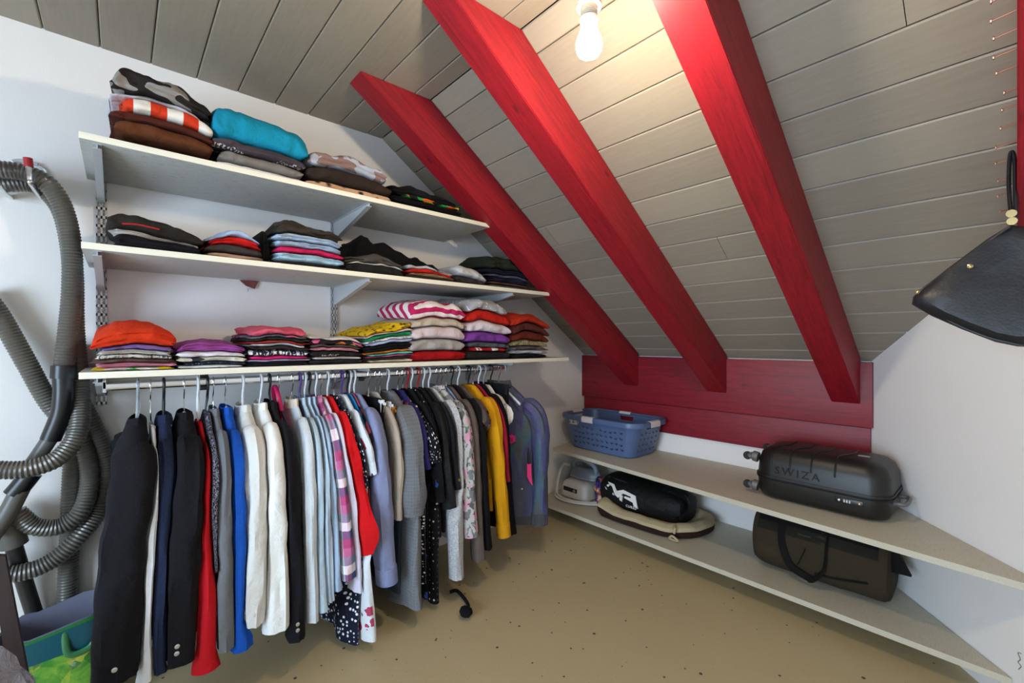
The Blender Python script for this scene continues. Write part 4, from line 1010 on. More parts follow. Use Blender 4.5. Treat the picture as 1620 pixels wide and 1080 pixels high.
# shopping bag with leaf print
N = NT('leaf_print_plastic'); uvc = N.coord('Object')
lf = N.voro(N.coord('Object', (1, 1.4, 1)), 24, out='Color'); sp_ = N.sep(lf); w_ = N.noise(uvc, 14, 4, .6, 1.5)
cc = N.ramp(N.math('ADD', N.math('MULTIPLY', sp_[0], .42), N.math('MULTIPLY', w_, .58)), [(.12, '#1f5a24'), (.32, '#3f8a34'), (.48, '#7fae3c'), (.60, '#b9b548'), (.72, '#2c7438'), (.86, '#cfd6c0')], 'LINEAR')
N.l(cc, N.b.inputs['Base Color']); N.b.inputs['Roughness'].default_value = .3; M_leaf = N.m
bgp = PZ(110, 1075, .30); bc = Vector((.20, -.145, 0))
bag = thing('shopping_bag', 'green leaf print shopping bag standing open below the hoses', 'bag', (bc.x, bc.y, 0))
def bagring(z, hx, hy, n=40, wv=.006, sd=0, dz=0):
    R = []
    for k in range(n):
        a = 2*PI*k/n; x = hx*sp(math.cos(a), .45); y = hy*sp(math.sin(a), .45); w = 1+wv/.1*nz(math.cos(a)*2, math.sin(a)*2, z*9+sd)
        R.append((bc.x+x*w, bc.y+y*w, z+.16*(y+.0)*(z > .2)*(z-.2)/.1+.012*nz(math.cos(a)*3, math.sin(a)*3, z*4+sd)*(z > .05)))
    return R
def rings(RR, cap=True):
    n = len(RR[0]); V = [p for r in RR for p in r]; F = [(i*n+k, i*n+(k+1) % n, (i+1)*n+(k+1) % n, (i+1)*n+k) for i in range(len(RR)-1) for k in range(n)]
    if cap: F.append(tuple(range(n-1, -1, -1)))
    return MB().add(V, F)
hzs = [0.002, .05, .11, .17, .23]
rings([bagring(z, .10, .125, wv=.006) for z in hzs]).build('bag_body', M_leaf, bag)
rings([bagring(z, .101, .126, wv=.006) for z in (.228, .25, .275, .30)], False).build('teal_band', plain('bag_teal', '#0b4f5c', .35), bag)
rings([bagring(z, .102, .127, wv=.006) for z in (.298, .308)], False).build('green_rim', plain('bag_green', '#1d6a34', .4), bag)
rings([bagring(z, .097, .121, wv=.006) for z in (.31, .26, .20)], False).build('inner_lining', plain('bag_lining', '#6f7184', .5), bag)
rings([[(bc.x+(p[0]-bc.x)*f, bc.y+(p[1]-bc.y)*f, zz+.02*nz(p[0]*20, p[1]*20, f)) for p in bagring(.2, .094, .117)] for f, zz in ((1, .205), (.7, .225), (.35, .232), (.02, .23))], False).build('contents', plain('bag_contents', '#8a7266', .7), bag)
MB().tube(cr([(bc.x+.10, bc.y+.02, .30), (bc.x+.112, bc.y+.03, .23), (bc.x+.112, bc.y+.08, .235), (bc.x+.10, bc.y+.10, .295)], 6), .009, 8, True, .4).build('handle', plain('bag_handle', '#2c6a3c', .4), bag)
# dark brown board and crumpled clear plastic in the corner of the picture
p0 = PX(-16, 880, .55); p1 = PX(8, 880, .55); q1 = PX(50, 1100, .62); q0 = PX(16, 1100, .62)
def lerp(a, b, t): return Vector(a).lerp(Vector(b), t)
f0 = p0+(q0-p0)*((p0.z)/(p0.z-q0.z)); f1 = p1+(q1-p1)*((p1.z)/(p1.z-q1.z)); f0.z = f1.z = .0005
o = MB().ext([p0, p1, f1, f0], (-.02, 0, 0)).build('leaning_board', plain('brown_board', '#2b1d1b', .5), smooth=False); rehome(o, f0)
tag(o, 'dark brown board leaning in front of the shopping bag', 'board')
N = NT('crumpled_film'); N.b.inputs['Base Color'].default_value = srgb('#b9b6c2'); N.b.inputs['Roughness'].default_value = .22
N.b.inputs['Transmission Weight'].default_value = .55
N.l(N.bump(N.noise(N.coord('Object'), 26, 4, .6, 1.0), .9, .03), N.b.inputs['Normal'])
V = []; c0 = PX(-22, 1060, .72); c0.z = .24
for i in range(13):
    for k in range(20):
        a = PI*i/12; b = 2*PI*k/20; r = 1+.22*nz(math.sin(a)*math.cos(b)*3, math.sin(a)*math.sin(b)*3, math.cos(a)*3)
        V.append((c0.x+.06*r*math.sin(a)*math.cos(b), c0.y+.085*r*math.sin(a)*math.sin(b), max(.001, c0.z+.25*r*math.cos(a))))
o = MB().add(V, [(i*20+k, i*20+(k+1) % 20, (i+1)*20+(k+1) % 20, (i+1)*20+k) for i in range(12) for k in range(20)]).build('plastic_bag', N.m); rehome(o, (c0.x, c0.y, 0))
tag(o, 'crumpled clear plastic bag beside the dark leaning board', 'plastic bag')
# ================================================================== low shelves on the right and what stands on them
M_low = shelfmat('low_shelf_board', '#c9c2b0', '#bdb5a0', '#aaa28c')
ZU, ZL = .458, .106
def wallx(y): return WRA.x+WRD.x*(y-WRA.y)/WRD.y
uy = lambda x: 2.207-.097*(x-.119)
tip = 2.27
while uy(tip) < WRA.y+WRD.y*(tip-WRA.x)/WRD.x - .002 and tip < 2.4: tip += .002
g_ = .004
pu = [(.119, 2.207), (tip, uy(tip)), (wallx(YK)-g_, YK-g_), (.02, YK-g_), (.075, 2.40)]
o = MB().prism(pu, ZU-.022, ZU).build('low_shelf', M_low, smooth=False); rehome(o, (1.0, 2.4, ZU-.022)); tag(o, 'upper low shelf on the right carrying basket and suitcase', 'shelf', 'low shelves along the knee wall')
pl2 = [(.06, 2.116), (wallx(2.116)-.004, 2.116), (wallx(YK)-g_, YK-g_), (.01, YK-g_), (.01, 2.30)]
o = MB().prism(pl2, ZL-.022, ZL).build('low_shelf', M_low, smooth=False); rehome(o, (1.0, 2.4, ZL-.022)); tag(o, 'lower low shelf close above the floor carrying two duffel bags', 'shelf', 'low shelves along the knee wall')
for x, zz, lb in ((.35, ZL-.022, 'left'), (1.25, ZL-.022, 'right')):
    o = MB().box(x-.02, x+.02, 2.30, 2.66, 0, zz-.0005).build('shelf_support', M_low, smooth=False); rehome(o, (x, 2.48, 0))
    tag(o, 'wooden batten under the %s half of the lower low shelf' % lb, 'batten', 'battens under the lower shelf')
for x, lb in ((.55, 'laundry basket'), (1.15, 'bare middle')):
    o = MB().box(x-.015, x+.015, YK-.03, YK-.002, ZU-.06, ZU-.0225).build('shelf_cleat', M_low, smooth=False); rehome(o, (x, YK-.02, ZU-.06))
    tag(o, 'small wall cleat holding the upper low shelf below its %s' % lb, 'cleat', 'cleats under the upper low shelf')
def rrect(cx, cy, hx, hy, r, z, n=6):
    P = []
    for (sx, sy, a0) in ((1, 1, 0), (-1, 1, PI/2), (-1, -1, PI), (1, -1, 3*PI/2)):
        for k in range(n+1):
            a = a0+PI/2*k/n; P.append((cx+sx*(hx-r)+r*math.cos(a), cy+sy*(hy-r)+r*math.sin(a), z))
    return P
def loft(R, cap0=True, cap1=True):
    n = len(R[0]); V = [p for r in R for p in r]; F = [(i*n+k, i*n+(k+1) % n, (i+1)*n+(k+1) % n, (i+1)*n+k) for i in range(len(R)-1) for k in range(n)]
    if cap0: F.append(tuple(range(n-1, -1, -1)))
    if cap1: F.append(tuple((len(R)-1)*n+k for k in range(n)))
    return MB().add(V, F)
# ---------- laundry basket
M_bask = plain('basket_blue', '#51658c', .38); M_bw = plain('basket_white', '#d8d3d2', .45)
bx, by, bh = .405, 2.475, .222; z0 = ZU+.001
bk = thing('laundry_basket', 'blue plastic laundry basket with white grips and cut-out birds', 'basket', (bx, by, z0))
def bp(t): return (.245+.055*t, .150+.028*t)
R = []
for t in (0, .03, .1, .3, .55, .8, .97): hx, hy = bp(t); R.append(rrect(bx, by, hx-(.012 if t == 0 else 0), hy-(.012 if t == 0 else 0), .07, z0+bh*t, 8))
for t in (.97, .8, .5, .2, .06): hx, hy = bp(t); R.append(rrect(bx, by, hx-.004, hy-.004, .067, z0+bh*t+.0, 8))
body = loft(R).build('basket_body', M_bask, bk)
# bird-shaped holes really cut through the sides, and grip holes
cut = MB()
def bird(c, ax, s, rot, depth):
    pts = [(-1, .5), (-.45, .25), (-.15, .0), (0, .7), (.2, .05), (.6, .25), (1, .1), (.5, -.12), (.2, -.5), (-.05, -.35), (-.4, -.2)]
    ca, sa = math.cos(rot), math.sin(rot); P = []
    for a, b in pts: q = ((a*ca-b*sa)*s, (a*sa+b*ca)*s); P.append(Vector(c)+Vector(ax)*q[0]+Vector((0, 0, q[1])))
    cut.ext([p-Vector(depth)/2 for p in P], depth)
rr = random.Random(3)
for row in range(4):
    zz = z0+.045+row*.035
    for sgn in (-1, 1):
        for k in range(11):
            if abs(k-5) == 0 and row > 2: continue
            x = bx-.185+.037*k+rr.uniform(-.004, .004); t = (zz-z0)/bh
            bird((x, by+sgn*bp(t)[1], zz+rr.uniform(-.004, .004)), (1, 0, 0), .0165, rr.uniform(-.5, .5), (0, .03, 0))
        for k in range(5):
            y = by-.085+.0425*k+rr.uniform(-.004, .004); t = (zz-z0)/bh
            bird((bx+sgn*bp(t)[0], y, zz+rr.uniform(-.004, .004)), (0, 1, 0), .0165, rr.uniform(-.5, .5), (.03, 0, 0))
def slot(c, ax, w, h, d):
    a = Vector(ax); z = Vector((0, 0, 1)); cut.ext([Vector(c)-a*w+z*h-Vector(d)/2, Vector(c)+a*w+z*h-Vector(d)/2, Vector(c)+a*w*.85-z*h-Vector(d)/2, Vector(c)-a*w*.85-z*h-Vector(d)/2], d)
for sgn in (-1, 1):
    slot((bx+sgn*.295, by, z0+.188), (0, 1, 0), .05, .012, (.04, 0, 0))
slot((bx, by+.173, z0+.186), (1, 0, 0), .055, .014, (0, .03, 0))
co = cut.build('cutter', M_bask, bk, smooth=False)
md = body.modifiers.new('holes', 'BOOLEAN'); md.operation = 'DIFFERENCE'; md.object = co; md.solver = 'EXACT'; md.use_self = True
bpy.context.view_layer.update()
try:
    me = bpy.data.meshes.new_from_object(body.evaluated_get(bpy.context.evaluated_depsgraph_get()))
    if len(me.polygons) > 100: body.modifiers.clear(); body.data = me
except Exception as e: print('bool', e)
body.modifiers.clear(); bpy.data.objects.remove(co)
for p in body.data.polygons: p.use_smooth = False
# rolled rim
hx, hy = bp(1)
rim = [rrect(bx, by, hx+a, hy+a, .085+a, z0+bh+b, 8) for a, b in ((-.004, -.004), (.0, .004), (.012, .007), (.022, .003), (.025, -.008), (.024, -.026), (.020, -.026), (.018, -.006), (.0, -.006))]
n = len(rim[0]); V = [p for r in rim for p in r]; m9 = len(rim)
MB().add(V, [(i*n+k, i*n+(k+1) % n, ((i+1) % m9)*n+(k+1) % n, ((i+1) % m9)*n+k) for i in range(m9) for k in range(n)]).build('rim', M_bask, bk)
def grip(cx, cy, ax, w):
    prof = [(-.006, -.004), (-.001, .006), (.012, .0095), (.0235, .005), (.0275, -.008), (.0265, -.028)]
    P = []; sgn = (0, 1 if cy > by else -1) if ax == 'x' else ((1 if cx > bx else -1), 0)
    V = []
    for s in (-w, w):
        for a, b in prof:
            V.append((cx+(s if ax == 'x' else sgn[0]*a), cy+(s if ax == 'y' else sgn[1]*a), z0+bh+b))
        for a, b in reversed(prof):
            V.append((cx+(s if ax == 'x' else sgn[0]*(a*.9-.001)), cy+(s if ax == 'y' else sgn[1]*(a*.9-.001)), z0+bh+b-.003))
    n = len(prof)*2
    MB().add(V, [(k, (k+1) % n, n+(k+1) % n, n+k) for k in range(n)]+[tuple(range(n)), tuple(range(n, 2*n))]).build('grip', M_bw, bk)
grip(bx-.05, by-hy, 'x', .045); grip(bx-.02, by+hy, 'x', .045); grip(bx+hx, by, 'y', .05); grip(bx-hx, by, 'y', .05)
t = .78; sk = MB().ext([(bx-.225, by-bp(.72)[1]-.002, z0+bh*.72), (bx-.145, by-bp(.72)[1]-.002, z0+bh*.72), (bx-.145, by-bp(.9)[1]-.002, z0+bh*.9), (bx-.225, by-bp(.9)[1]-.002, z0+bh*.9)], (0, .003, 0))
N = NT('basket_sticker'); nn = N.noise(N.coord('Object', (90, 90, 70)), 1, 1); N.l(N.mix(N.math('GREATER_THAN', nn, .56), '#d6d2ce', '#7c7a80'), N.b.inputs['Base Color'])
sk.build('sticker', N.m, bk, smooth=False)
# ---------- hard suitcase lying flat
M_case = plain('suitcase_shell', '#161411', .42); M_grey = plain('suitcase_grey', '#6b6a6a', .4, .3)
sx, sy, sz = 1.632, 2.375, ZU+.004
sc = thing('suitcase', 'black hard-shell suitcase lying flat with raised maker name', 'suitcase', (sx, sy, sz))
def srr(h, ins, r=.075): return rrect(sx, sy, .245-ins, .160-ins, max(.02, r-ins*.5), sz+h, 8)
loft([srr(.0, .03), srr(.008, .012), srr(.03, .002), srr(.085, 0)]).build('lower_shell', M_case, sc)
loft([srr(.104, 0), srr(.165, .004), srr(.200, .016), srr(.218, .036), srr(.226, .07)]).build('upper_shell', M_case, sc)
loft([srr(.085, -.004), srr(.091, -.006), srr(.0915, -.002), srr(.0975, -.002), srr(.098, -.006), srr(.104, -.004)]).build('zip_frame', plain('zip_black', '#100f10', .5), sc)
for k, x in enumerate((-.17, -.095, -.015, .07)):
    # moulded rib running over the lid
    P = [(sx+x, sy-.160-.0005, sz+.150), (sx+x, sy-.152, sz+.186), (sx+x, sy-.130, sz+.213), (sx+x, sy-.09, sz+.2265), (sx+x+.03, sy, sz+.2275), (sx+x+.03, sy+.10, sz+.2265)]
    MB().tube(cr(P, 5), .0032, 8).build('rib', M_case, sc)
M = Matrix.Translation((sx-.155, sy-.1615, sz+.120)) @ Matrix.Rotation(PI/2, 4, 'X')
text_mb('SWIZA', .046, .002, M, 1.35).build('maker_name', plain('suitcase_letters', '#1a1816', .25), sc, smooth=False)
MB().box(sx+.12, sx+.16, sy-.02, sy+.005, sz+.2262, sz+.2272).build('sticker', plain('sticker_pale', '#a8a29a', .6), sc, smooth=False)
lk = MB().box(sx+.07, sx+.165, sy-.1635, sy-.155, sz+.052, sz+.074, .003).build('lock', plain('lock_black', '#0d0d0e', .35), sc)
for dx in (0, .009, .018): MB().box(sx+.100+dx, sx+.106+dx, sy-.1655, sy-.163, sz+.058, sz+.069).build('dial', plain('dial_pale', '#b8b4aa', .5), lk, smooth=False)
for dx, mm in ((.085, M_btn), (.152, plain('brass', '#b98b4a', .3, .9))): MB().lathe([(.001, 0), (.0045, 0), (.0045, -.003), (.002, -.0035)], (sx+dx, sy-.1632, sz+.063), 10, 'y').build('lock_pin', mm, lk)
MB().tube(cr([(sx+.243, sy-.075, sz+.070), (sx+.275, sy-.075, sz+.072), (sx+.282, sy-.04, sz+.072), (sx+.282, sy+.01, sz+.072), (sx+.275, sy+.045, sz+.072), (sx+.243, sy+.045, sz+.070)], 6), .008, 8).build('carry_handle', M_grey, sc)
for yy, zz in ((-.125, .035), (.125, .035), (-.125, .17), (.125, .17)):
    hs = MB().tube(cr([(sx-.235, sy+yy, sz+zz), (sx-.262, sy+yy, sz+zz+.004), (sx-.272, sy+yy, sz+zz-.002)], 4), [.024]*4+[.016]*5, 10).build('wheel_housing', M_grey, sc)
    MB().lathe([(.004, -.008), (.017, -.008), (.019, -.004), (.019, .004), (.017, .008), (.004, .008)], (sx-.283, sy+yy, sz+zz), 18, 'y').build('wheel', plain('wheel_black', '#121212', .5), hs)
# ---------- brown duffel on the lower shelf
M_duf = fab('plain', '#382f22'); M_strap = fab('plain', '#121110')
dx0, dx1, dy, dr = 1.365, 1.865, 2.39, .148; dz = ZL+.001
df = thing('duffel_bag', 'olive brown duffel bag with black straps on the lower low shelf', 'bag', ((dx0+dx1)/2, dy, dz))
def duff(x, k=1., S=36, lo=0, hi=S_ if False else None):
    P = []
    for i in range(36):
        a = 2*PI*i/36; y = dr*k*sp(math.cos(a), .8); z = .140*k*sp(math.sin(a), .75)
        w = 1+.06*nz(math.cos(a)*2+x*6, math.sin(a)*2, x*9)
        P.append((x, dy+y*w, max(dz, dz+.140+z*w)))
    return P
xs = [dx0, dx0+.004, dx0+.02, dx0+.05]+[dx0+.05+(dx1-dx0-.1)*k/10 for k in range(1, 11)]+[dx1-.02, dx1-.004, dx1]
ks = [.78, .9, .97, 1]+[1-.02*math.sin(k) for k in range(10)]+[.97, .9, .78]
loft([duff(x, k) for x, k in zip(xs, ks)]).build('bag_body', M_duf, df)
# dark upper panel
def panel(a0, a1, off, mat, nm, x0=dx0+.03, x1=dx1-.03):
    V = []; nx, na = 14, 10
    for i in range(nx+1):
        x = x0+(x1-x0)*i/nx
        for j in range(na+1):
            a = a0+(a1-a0)*j/na; w = 1+.06*nz(math.cos(a)*2+x*6, math.sin(a)*2, x*9)
            V.append((x, dy+(dr*sp(math.cos(a), .8))*w+math.cos(a)*off, dz+.140+.140*sp(math.sin(a), .75)*w+math.sin(a)*off))
    MB().add(V, [(i*(na+1)+j, i*(na+1)+j+1, (i+1)*(na+1)+j+1, (i+1)*(na+1)+j) for i in range(nx) for j in range(na)]).build(nm, mat, df)
panel(PI*.45, PI*.80, .003, M_strap, 'top_panel'); panel(PI*.80, PI*.90, .0025, fab('plain', '#232019'), 'upper_side_panel')
def strap(xa, xb):
    P = []
    for (x, a, o) in ((xa, PI*.62, .006), (xa, PI*.75, .006), (xa, PI*.88, .006), (xa+.01, PI*1.0, .010), (xa+.04, PI*1.12, .02), (xa+.10, PI*1.20, .028), ((xa+xb)/2+.02, PI*1.22, .030), (xb-.04, PI*1.18, .026), (xb-.005, PI*1.05, .012), (xb, PI*.9, .006), (xb, PI*.76, .006), (xb, PI*.62, .006)):
        P.append((x, dy+dr*sp(math.cos(a), .8)+math.cos(a)*o, dz+.140+.140*sp(math.sin(a), .75)+math.sin(a)*o*.3))
    V = []; Q = cr(P, 5)
    for q in Q: pass
    MB().tube(Q, .0150, 8, True, .16, up=Vector((1, 0, 0))).build('carry_strap', M_strap, df)
strap(dx0+.13, dx0+.30)
tg = dx0+.215
MB().box(tg-.022, tg+.026, dy-dr*.87-.012, dy-dr*.87-.004, dz+.208, dz+.220).build('label', plain('label_black', '#0c0c0e', .4), df, smooth=False)
MB().tube(cr([(dx0+.0, dy-.05, dz+.25), (dx0-.02, dy-.06, dz+.28), (dx0+.02, dy-.07, dz+.285), (dx0+.06, dy-.06, dz+.27)], 5), .013, 8, True, .5).build('buckle_strap', M_strap, df)
pa = Vector((dx1-.03, dy-.05, dz+.24))
MB().ext([pa, pa+Vector((.04, .0, .0)), pa+Vector((.090, -.005, -.10)), pa+Vector((.03, 0, -.105))], (0, .02, 0)).build('side_flap', M_strap, df, smooth=False)
for z in (.075, .055):
    pass
MB().tube(cr([(dx0+.225, dy-dr-.004, dz+.165), (dx0+.21, dy-dr-.008, dz+.12), (dx0+.195, dy-dr-.006, dz+.085)], 5), .0025, 6).build('zip_pull', M_strap, df)
MB().tube(cr([(dx0+.26, dy-dr-.001, dz+.07), (dx0+.34, dy-dr-.003, dz+.078), (dx0+.44, dy-dr-.002, dz+.10)], 5), .004, 6).build('pocket_zip', M_strap, df)
# ---------- pet cushion
M_beige = fab('plain', '#b6a684'); M_brn = fab('plain', '#2b1a14')
def boat(z, ins):
    # outline of the folded cushion, long side to the room
    Q = cr([(.50, 2.20), (.62, 2.195), (.80, 2.205), (.93, 2.225), (1.03, 2.30), (1.075, 2.42), (1.06, 2.54), (.98, 2.62), (.80, 2.64), (.60, 2.62), (.50, 2.55), (.475, 2.40), (.478, 2.25), (.50, 2.20)], 5)[:-1]
    c = Vector((.77, 2.42, 0)); return [(c.x+(p.x-c.x)*(1-ins), c.y+(p.y-c.y)*(1-ins*1.6), z+.010*nz(p.x*9, p.y*9, 1)*(z > ZL+.02)+.030*max(0, (.62-p.x))/.15*(z > ZL+.01)) for p in Q]
pc_ = thing('pet_cushion', 'beige pet cushion with dark brown underside under the black duffel', 'cushion', (.77, 2.42, ZL+.001))
loft([boat(ZL+.001, .05), boat(ZL+.012, .0), boat(ZL+.035, -.012), boat(ZL+.044, .0), boat(ZL+.038, .06), boat(ZL+.012, .2)]).build('brown_base', M_brn, pc_)
loft([boat(ZL+.040, -.006), boat(ZL+.058, .0), boat(ZL+.070, .06), boat(ZL+.074, .13), boat(ZL+.062, .21), boat(ZL+.030, .30), boat(ZL+.020, .5), boat(ZL+.020, .95)]).build('beige_top', M_beige, pc_)
kt = Vector((.985, 2.235, ZL+.055))
tie = MB().tube(cr([kt+Vector((-.02, .04, .012)), kt+Vector((0, 0, .006)), kt+Vector((.004, -.014, -.012))], 5), [.009]*6+[.006]*5, 8).build('tie', M_beige, pc_)
MB().tube(cr([kt+Vector((-.022, -.020, -.040)), kt+Vector((0, -.026, -.022)), kt+Vector((.028, -.020, -.040)), kt+Vector((.0, -.014, -.046)), kt+Vector((-.022, -.020, -.040))], 5), .006, 8).build('toggle', M_beige, pc_)
# ---------- black duffel lying on it, with white logo
bx0, bx1, byc = .43, .975, 2.42; bz = ZL+.0225
M_bb = fab('plain', '#121111', rough=.6)
bb = thing('sports_bag', 'black sports bag with a white angular logo on the pet cushion', 'bag', ((bx0+bx1)/2, byc, bz))
def bsec(x, k):
    P = []
    for i in range(32):
        a = 2*PI*i/32; y = .142*k*sp(math.cos(a), .75); z = .102*k*sp(math.sin(a), .8)
        w = 1+.05*nz(math.cos(a)*2+x*8, math.sin(a)*2, x*7)
        P.append((x, byc+y*w, max(bz, bz+.102+z*w)))
    return P
loft([bsec(x, k) for x, k in zip([bx0, bx0+.006, bx0+.03, bx0+.08, .6, .68, .76, .83, .89, .93, bx1-.006, bx1], [.6, .8, .95, 1.04, 1.06, 1.05, 1.0, .94, .9, .82, .7, .5])]).build('bag_body', M_bb, bb)
MB().tube(cr([(bx0+.05, byc-.08, bz+.190), (.58, byc-.10, bz+.192), (.68, byc-.10, bz+.185)], 6), .006, 8, True, .5).build('top_zip', plain('zip_grey', '#3a3a3c', .4), bb)
MB().tube(cr([(bx1-.14, byc-.05, bz+.18), (bx1-.08, byc-.09, bz+.21), (bx1-.01, byc-.05, bz+.18), (bx1+.005, byc-.03, bz+.12), (bx1-.03, byc-.10, bz+.06)], 6), .022, 8, True, .35).build('carry_strap', M_bb, bb)
def logo(poly, par):
    # on the leaning front of the bag
    def pt(a, b, o=.006):
        an = PI*(1.06-.26*b); x = .510+a*.225; k = 1.05; w = 1+.05*nz(math.cos(an)*2+x*8, math.sin(an)*2, x*7)
        return Vector((x, byc+.142*k*w*sp(math.cos(an), .75)+math.cos(an)*o, bz+.102+.102*k*w*sp(math.sin(an), .8)+math.sin(an)*o))
    MB().ext([pt(a, b) for a, b in poly], (0, .010, -.004)).build('logo_stroke', plain('logo_white', '#e2e0de', .6), par, smooth=False)
for poly in ([(0, 1), (.216, .93), (.356, .557), (.545, .738), (.922, .582), (1, 0), (.883, .042), (.857, .219), (.605, .304), (.623, .40), (.805, .38), (.79, .464), (.558, .515), (.408, .232), (.30, .316), (.18, .738), (.078, .823)],
             [(.04, .82), (.09, .78), (.05, .65), (0, .72)], [(-.05, .61), (-.02, .58), (.03, .46), (.01, .46)], [(.234, .40), (.273, .27), (.215, .295)], [(.468, .40), (.558, .40), (.52, .127), (.45, .177)]): logo(poly, bb)
M = Matrix.Translation((.66, byc-.160, bz+.066)) @ Matrix.Rotation(PI/2, 4, 'X')
text_mb('CURED', .020, .001, M, 1.2).build('small_print', plain('logo_white', '#e2e0de', .6), bb, smooth=False)
# ---------- box with gold trim behind the bag, dark bundle
gb = thing('trimmed_box', 'dark box with a gold framed medallion behind the sports bag', 'box', (.55, 2.62, ZL+.072))
MB().box(.40, .72, 2.585, 2.668, ZL+.072, ZL+.295, .006).build('box_body', plain('box_dark', '#0f0d0c', .5), gb)
gm = plain('box_gold', '#a8854a', .35, .8); gx, gz = .470, ZL+.178
MB().box(gx-.035, gx-.031, 2.581, 2.586, gz-.045, gz+.045).box(gx+.031, gx+.035, 2.581, 2.586, gz-.045, gz+.045).box(gx-.035, gx+.035, 2.581, 2.586, gz-.045, gz-.041).build('gold_frame', gm, gb, smooth=False)
MB().lathe([(.012, -.003), (.022, -.003), (.022, .003), (.012, .003)], (gx, 2.582, gz), 20, 'y').build('medallion', gm, gb)
# ---------- printed carrier bag
N = NT('printed_bag'); cc = N.ramp(N.noise(N.coord('Object'), 16, 3, .5, .8), [(.30, '#1c1a3c'), (.42, '#3a3a8c'), (.52, '#c46a2c'), (.60, '#d8ccc0'), (.70, '#241c2c')], 'CONSTANT')
N.l(cc, N.b.inputs['Base Color']); N.b.inputs['Roughness'].default_value = .35
cbx, cby = .388, 2.405
V = []; n = 18
RR = []
for t in (0, .1, .35, .6, .85, 1.):
    r = []
    for k in range(n):
        a = 2*PI*k/n; w = 1+.28*nz(math.cos(a)*2, math.sin(a)*2, t*4)
        r.append((cbx+(.030+.008*math.sin(t*3))*w*sp(math.cos(a), .7), cby+.062*w*sp(math.sin(a), .7), ZL+.001+.175*t*(1+.12*nz(math.cos(a), math.sin(a), 3)*(t > .5))))
    RR.append(r)
o = loft(RR).build('carrier_bag', N.m); rehome(o, (cbx, cby, ZL)); tag(o, 'small blue and orange printed carrier bag beside the steam iron', 'bag')
# ---------- steam iron station
M_irn = plain('iron_white', '#c9c6c4', .4); M_irg = plain('iron_grey', '#7f8a98', .35)
ix, iy = .205, 2.44; iz = ZL+.001
st = thing('steam_iron_station', 'white steam iron station with grey iron and coiled cord', 'iron', (ix, iy, iz))
def irr(h, ins): return rrect(ix, iy, .115-ins, .14-ins, .035, iz+h, 6)
bs = loft([irr(0, .010), irr(.01, 0), irr(.085, .006), irr(.105, .016), irr(.118, .035)]).build('base_tank', M_irn, st)
MB().box(ix-.08, ix+.04, iy-.1395, iy-.128, iz+.048, iz+.076, .004).build('control_panel', plain('panel_black', '#17171a', .3), bs)
MB().lathe([(.002, 0), (.011, 0), (.011, -.006), (.004, -.007)], (ix+.020, iy-.1395, iz+.062), 14, 'y').build('knob', plain('knob_silver', '#a5a6a8', .3, .6), bs)
MB().box(ix-.06, ix+.03, iy-.110, iy-.098, iz+.110, iz+.1145).build('vent_slot', plain('panel_black', '#17171a', .3), bs, smooth=False)
# iron lying on top: pointed sole, body with open handle
sole = [(ix-.10, iy-.045), (ix-.02, iy-.06), (ix+.08, iy-.045), (ix+.14, iy+.01), (ix+.06, iy+.055), (ix-.04, iy+.06), (ix-.10, iy+.045)]
MB().prism(sole, iz+.124, iz+.132).build('sole_plate', M_galv, st, smooth=False)
loft([[(ix+(x-ix)*k, iy+(y-iy)*k, iz+h) for x, y in sole] for k, h in ((.97, .132), (.96, .150), (.80, .180), (.55, .195))]).build('iron_body', M_irg, st)
MB().tube(cr([(ix-.085, iy, iz+.150), (ix-.095, iy, iz+.205), (ix-.06, iy, iz+.236), (ix+.02, iy, iz+.238), (ix+.085, iy, iz+.21), (ix+.095, iy, iz+.165)], 6), .016, 10).build('iron_handle', plain('iron_pale_blue', '#9aa6b4', .3), st)
MB().tube(cr([(ix-.10, iy-.05, iz+.20), (ix-.13, iy-.08, iz+.20), (ix-.145, iy-.11, iz+.13), (ix-.145, iy-.13, iz+.05), (ix-.13, iy-.15, iz+.014)], 8), .010, 10).build('steam_hose', plain('cord_white', '#cfcdca', .5), st)
cd_ = [(ix-.13, iy-.15, iz+.012), (ix-.10, iy-.19, iz+.012), (ix-.02, iy-.215, iz+.012), (ix+.09, iy-.19, iz+.012), (ix+.16, iy-.15, iz+.012), (ix+.20, iy-.11, iz+.012)]
for k in range(3):
    MB().tube(cr([(x+.010*k*math.sin(i), y-.012*k+.03*(k > 1), z+.004*k) for i, (x, y, z) in enumerate(cd_)], 6), .0065, 8).build('cord_loop', plain('cord_white', '#cfcdca', .5), st)
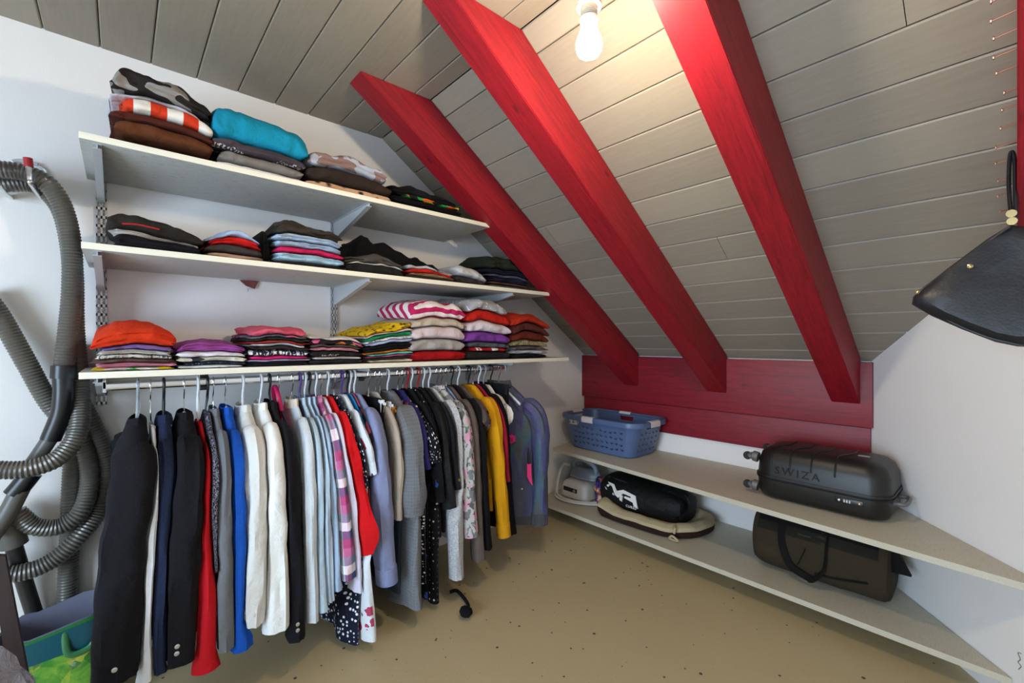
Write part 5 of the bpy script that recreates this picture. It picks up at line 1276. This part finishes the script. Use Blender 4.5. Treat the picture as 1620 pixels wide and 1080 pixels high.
# ---------- handbag on the nailed beam
M_lea = NT('black_leather'); o_ = M_lea.coord('Object'); M_lea.b.inputs['Base Color'].default_value = srgb('#1b1d22'); M_lea.b.inputs['Roughness'].default_value = .46
M_lea.l(M_lea.bump(M_lea.noise(o_, 9, 2, .5, .3), .22, .02, M_lea.bump(M_lea.voro(o_, 170), .15, .002)), M_lea.b.inputs['Normal']); M_lea = M_lea.m
M_gold = plain('bag_hardware', '#b8a070', .25, .9)
hbx, hby = 2.176, 1.70
def hp(u, v, dy=0): return PY(u, v, hby+dy)
hbag = thing('handbag', 'black leather handbag hanging by its strap from the nailed beam', 'handbag', hp(1600, 350))
front = [(1598, 356), (1560, 380), (1500, 425), (1462, 455), (1446, 470), (1444, 482), (1475, 500), (1520, 520), (1575, 541), (1610, 548), (1660, 550), (1720, 545), (1760, 530), (1775, 500), (1765, 470), (1730, 430), (1680, 390), (1640, 362)]
c3 = sum((hp(u, v) for u, v in front), Vector())/len(front)
RR = []
for dyy, k in ((-.055, .55), (-.058, .80), (-.045, .95), (-.015, 1.0), (.015, 1.0), (.045, .95), (.058, .80), (.055, .55)):
    r = []
    for u, v in front:
        p = hp(u, v); low = max(0, min(1, (v-356)/120.)); q = c3+(p-c3)*k; r.append((q.x, hby+dyy*(.25+.95*low), q.z))
    RR.append(r)
loft(RR).build('bag_body', M_lea, hbag)
MB().tube(cr([hp(u, v, -.052*max(.3, min(1, (v-356)/120))) for u, v in ((1598, 358), (1545, 395), (1490, 436), (1452, 470), (1500, 506), (1560, 532), (1612, 545))], 6), .0035, 8).build('piping', M_lea, hbag)
st_ = MB().tube(cr([hp(1602, 352), hp(1599, 335), hp(1596, 295), hp(1597, 255), hp(1600, 240), hp(1605, 252), hp(1606, 300), hp(1607, 348)], 6), .0085, 8, True, .5).build('handle', M_lea, hbag)
for u, v in ((1600, 338), (1601, 350)): MB().lathe([(.004, -.004), (.010, -.004), (.010, .004), (.004, .004)], hp(u, v, -.006), 12, 'y').build('ring', M_gold, st_)
MB().lathe([(.001, 0), (.006, 0), (.006, -.004), (.001, -.006)], hp(1535, 421, -.038), 12, 'y').build('stud', M_gold, hbag)
MB().tube(cr([hp(1449, 470, -.02), hp(1454, 461, -.02), hp(1466, 456, -.01)], 5), .005, 8).build('zip_end', M_gold, hbag)
# small pencil scribble on the oblique wall
pw = lambda s, z: WRA+WRD*s-nrm*.0008+Vector((0, 0, z))
M_pen = plain('pencil', '#5a5656', .7)
sw_ = (2.2-WRA.x)/WRD.x
o = MB().tube(cr([pw(sw_+.006, .15), pw(sw_+.014, .165), pw(sw_+.004, .172), pw(sw_+.012, .185), pw(sw_+.004, .20), pw(sw_+.015, .205)], 4), .0011, 5).build('pencil_mark', M_pen); rehome(o, pw(sw_+.006, .15))
tag(o, 'small pencil scribble on the white wall near the low shelf tip', 'mark')
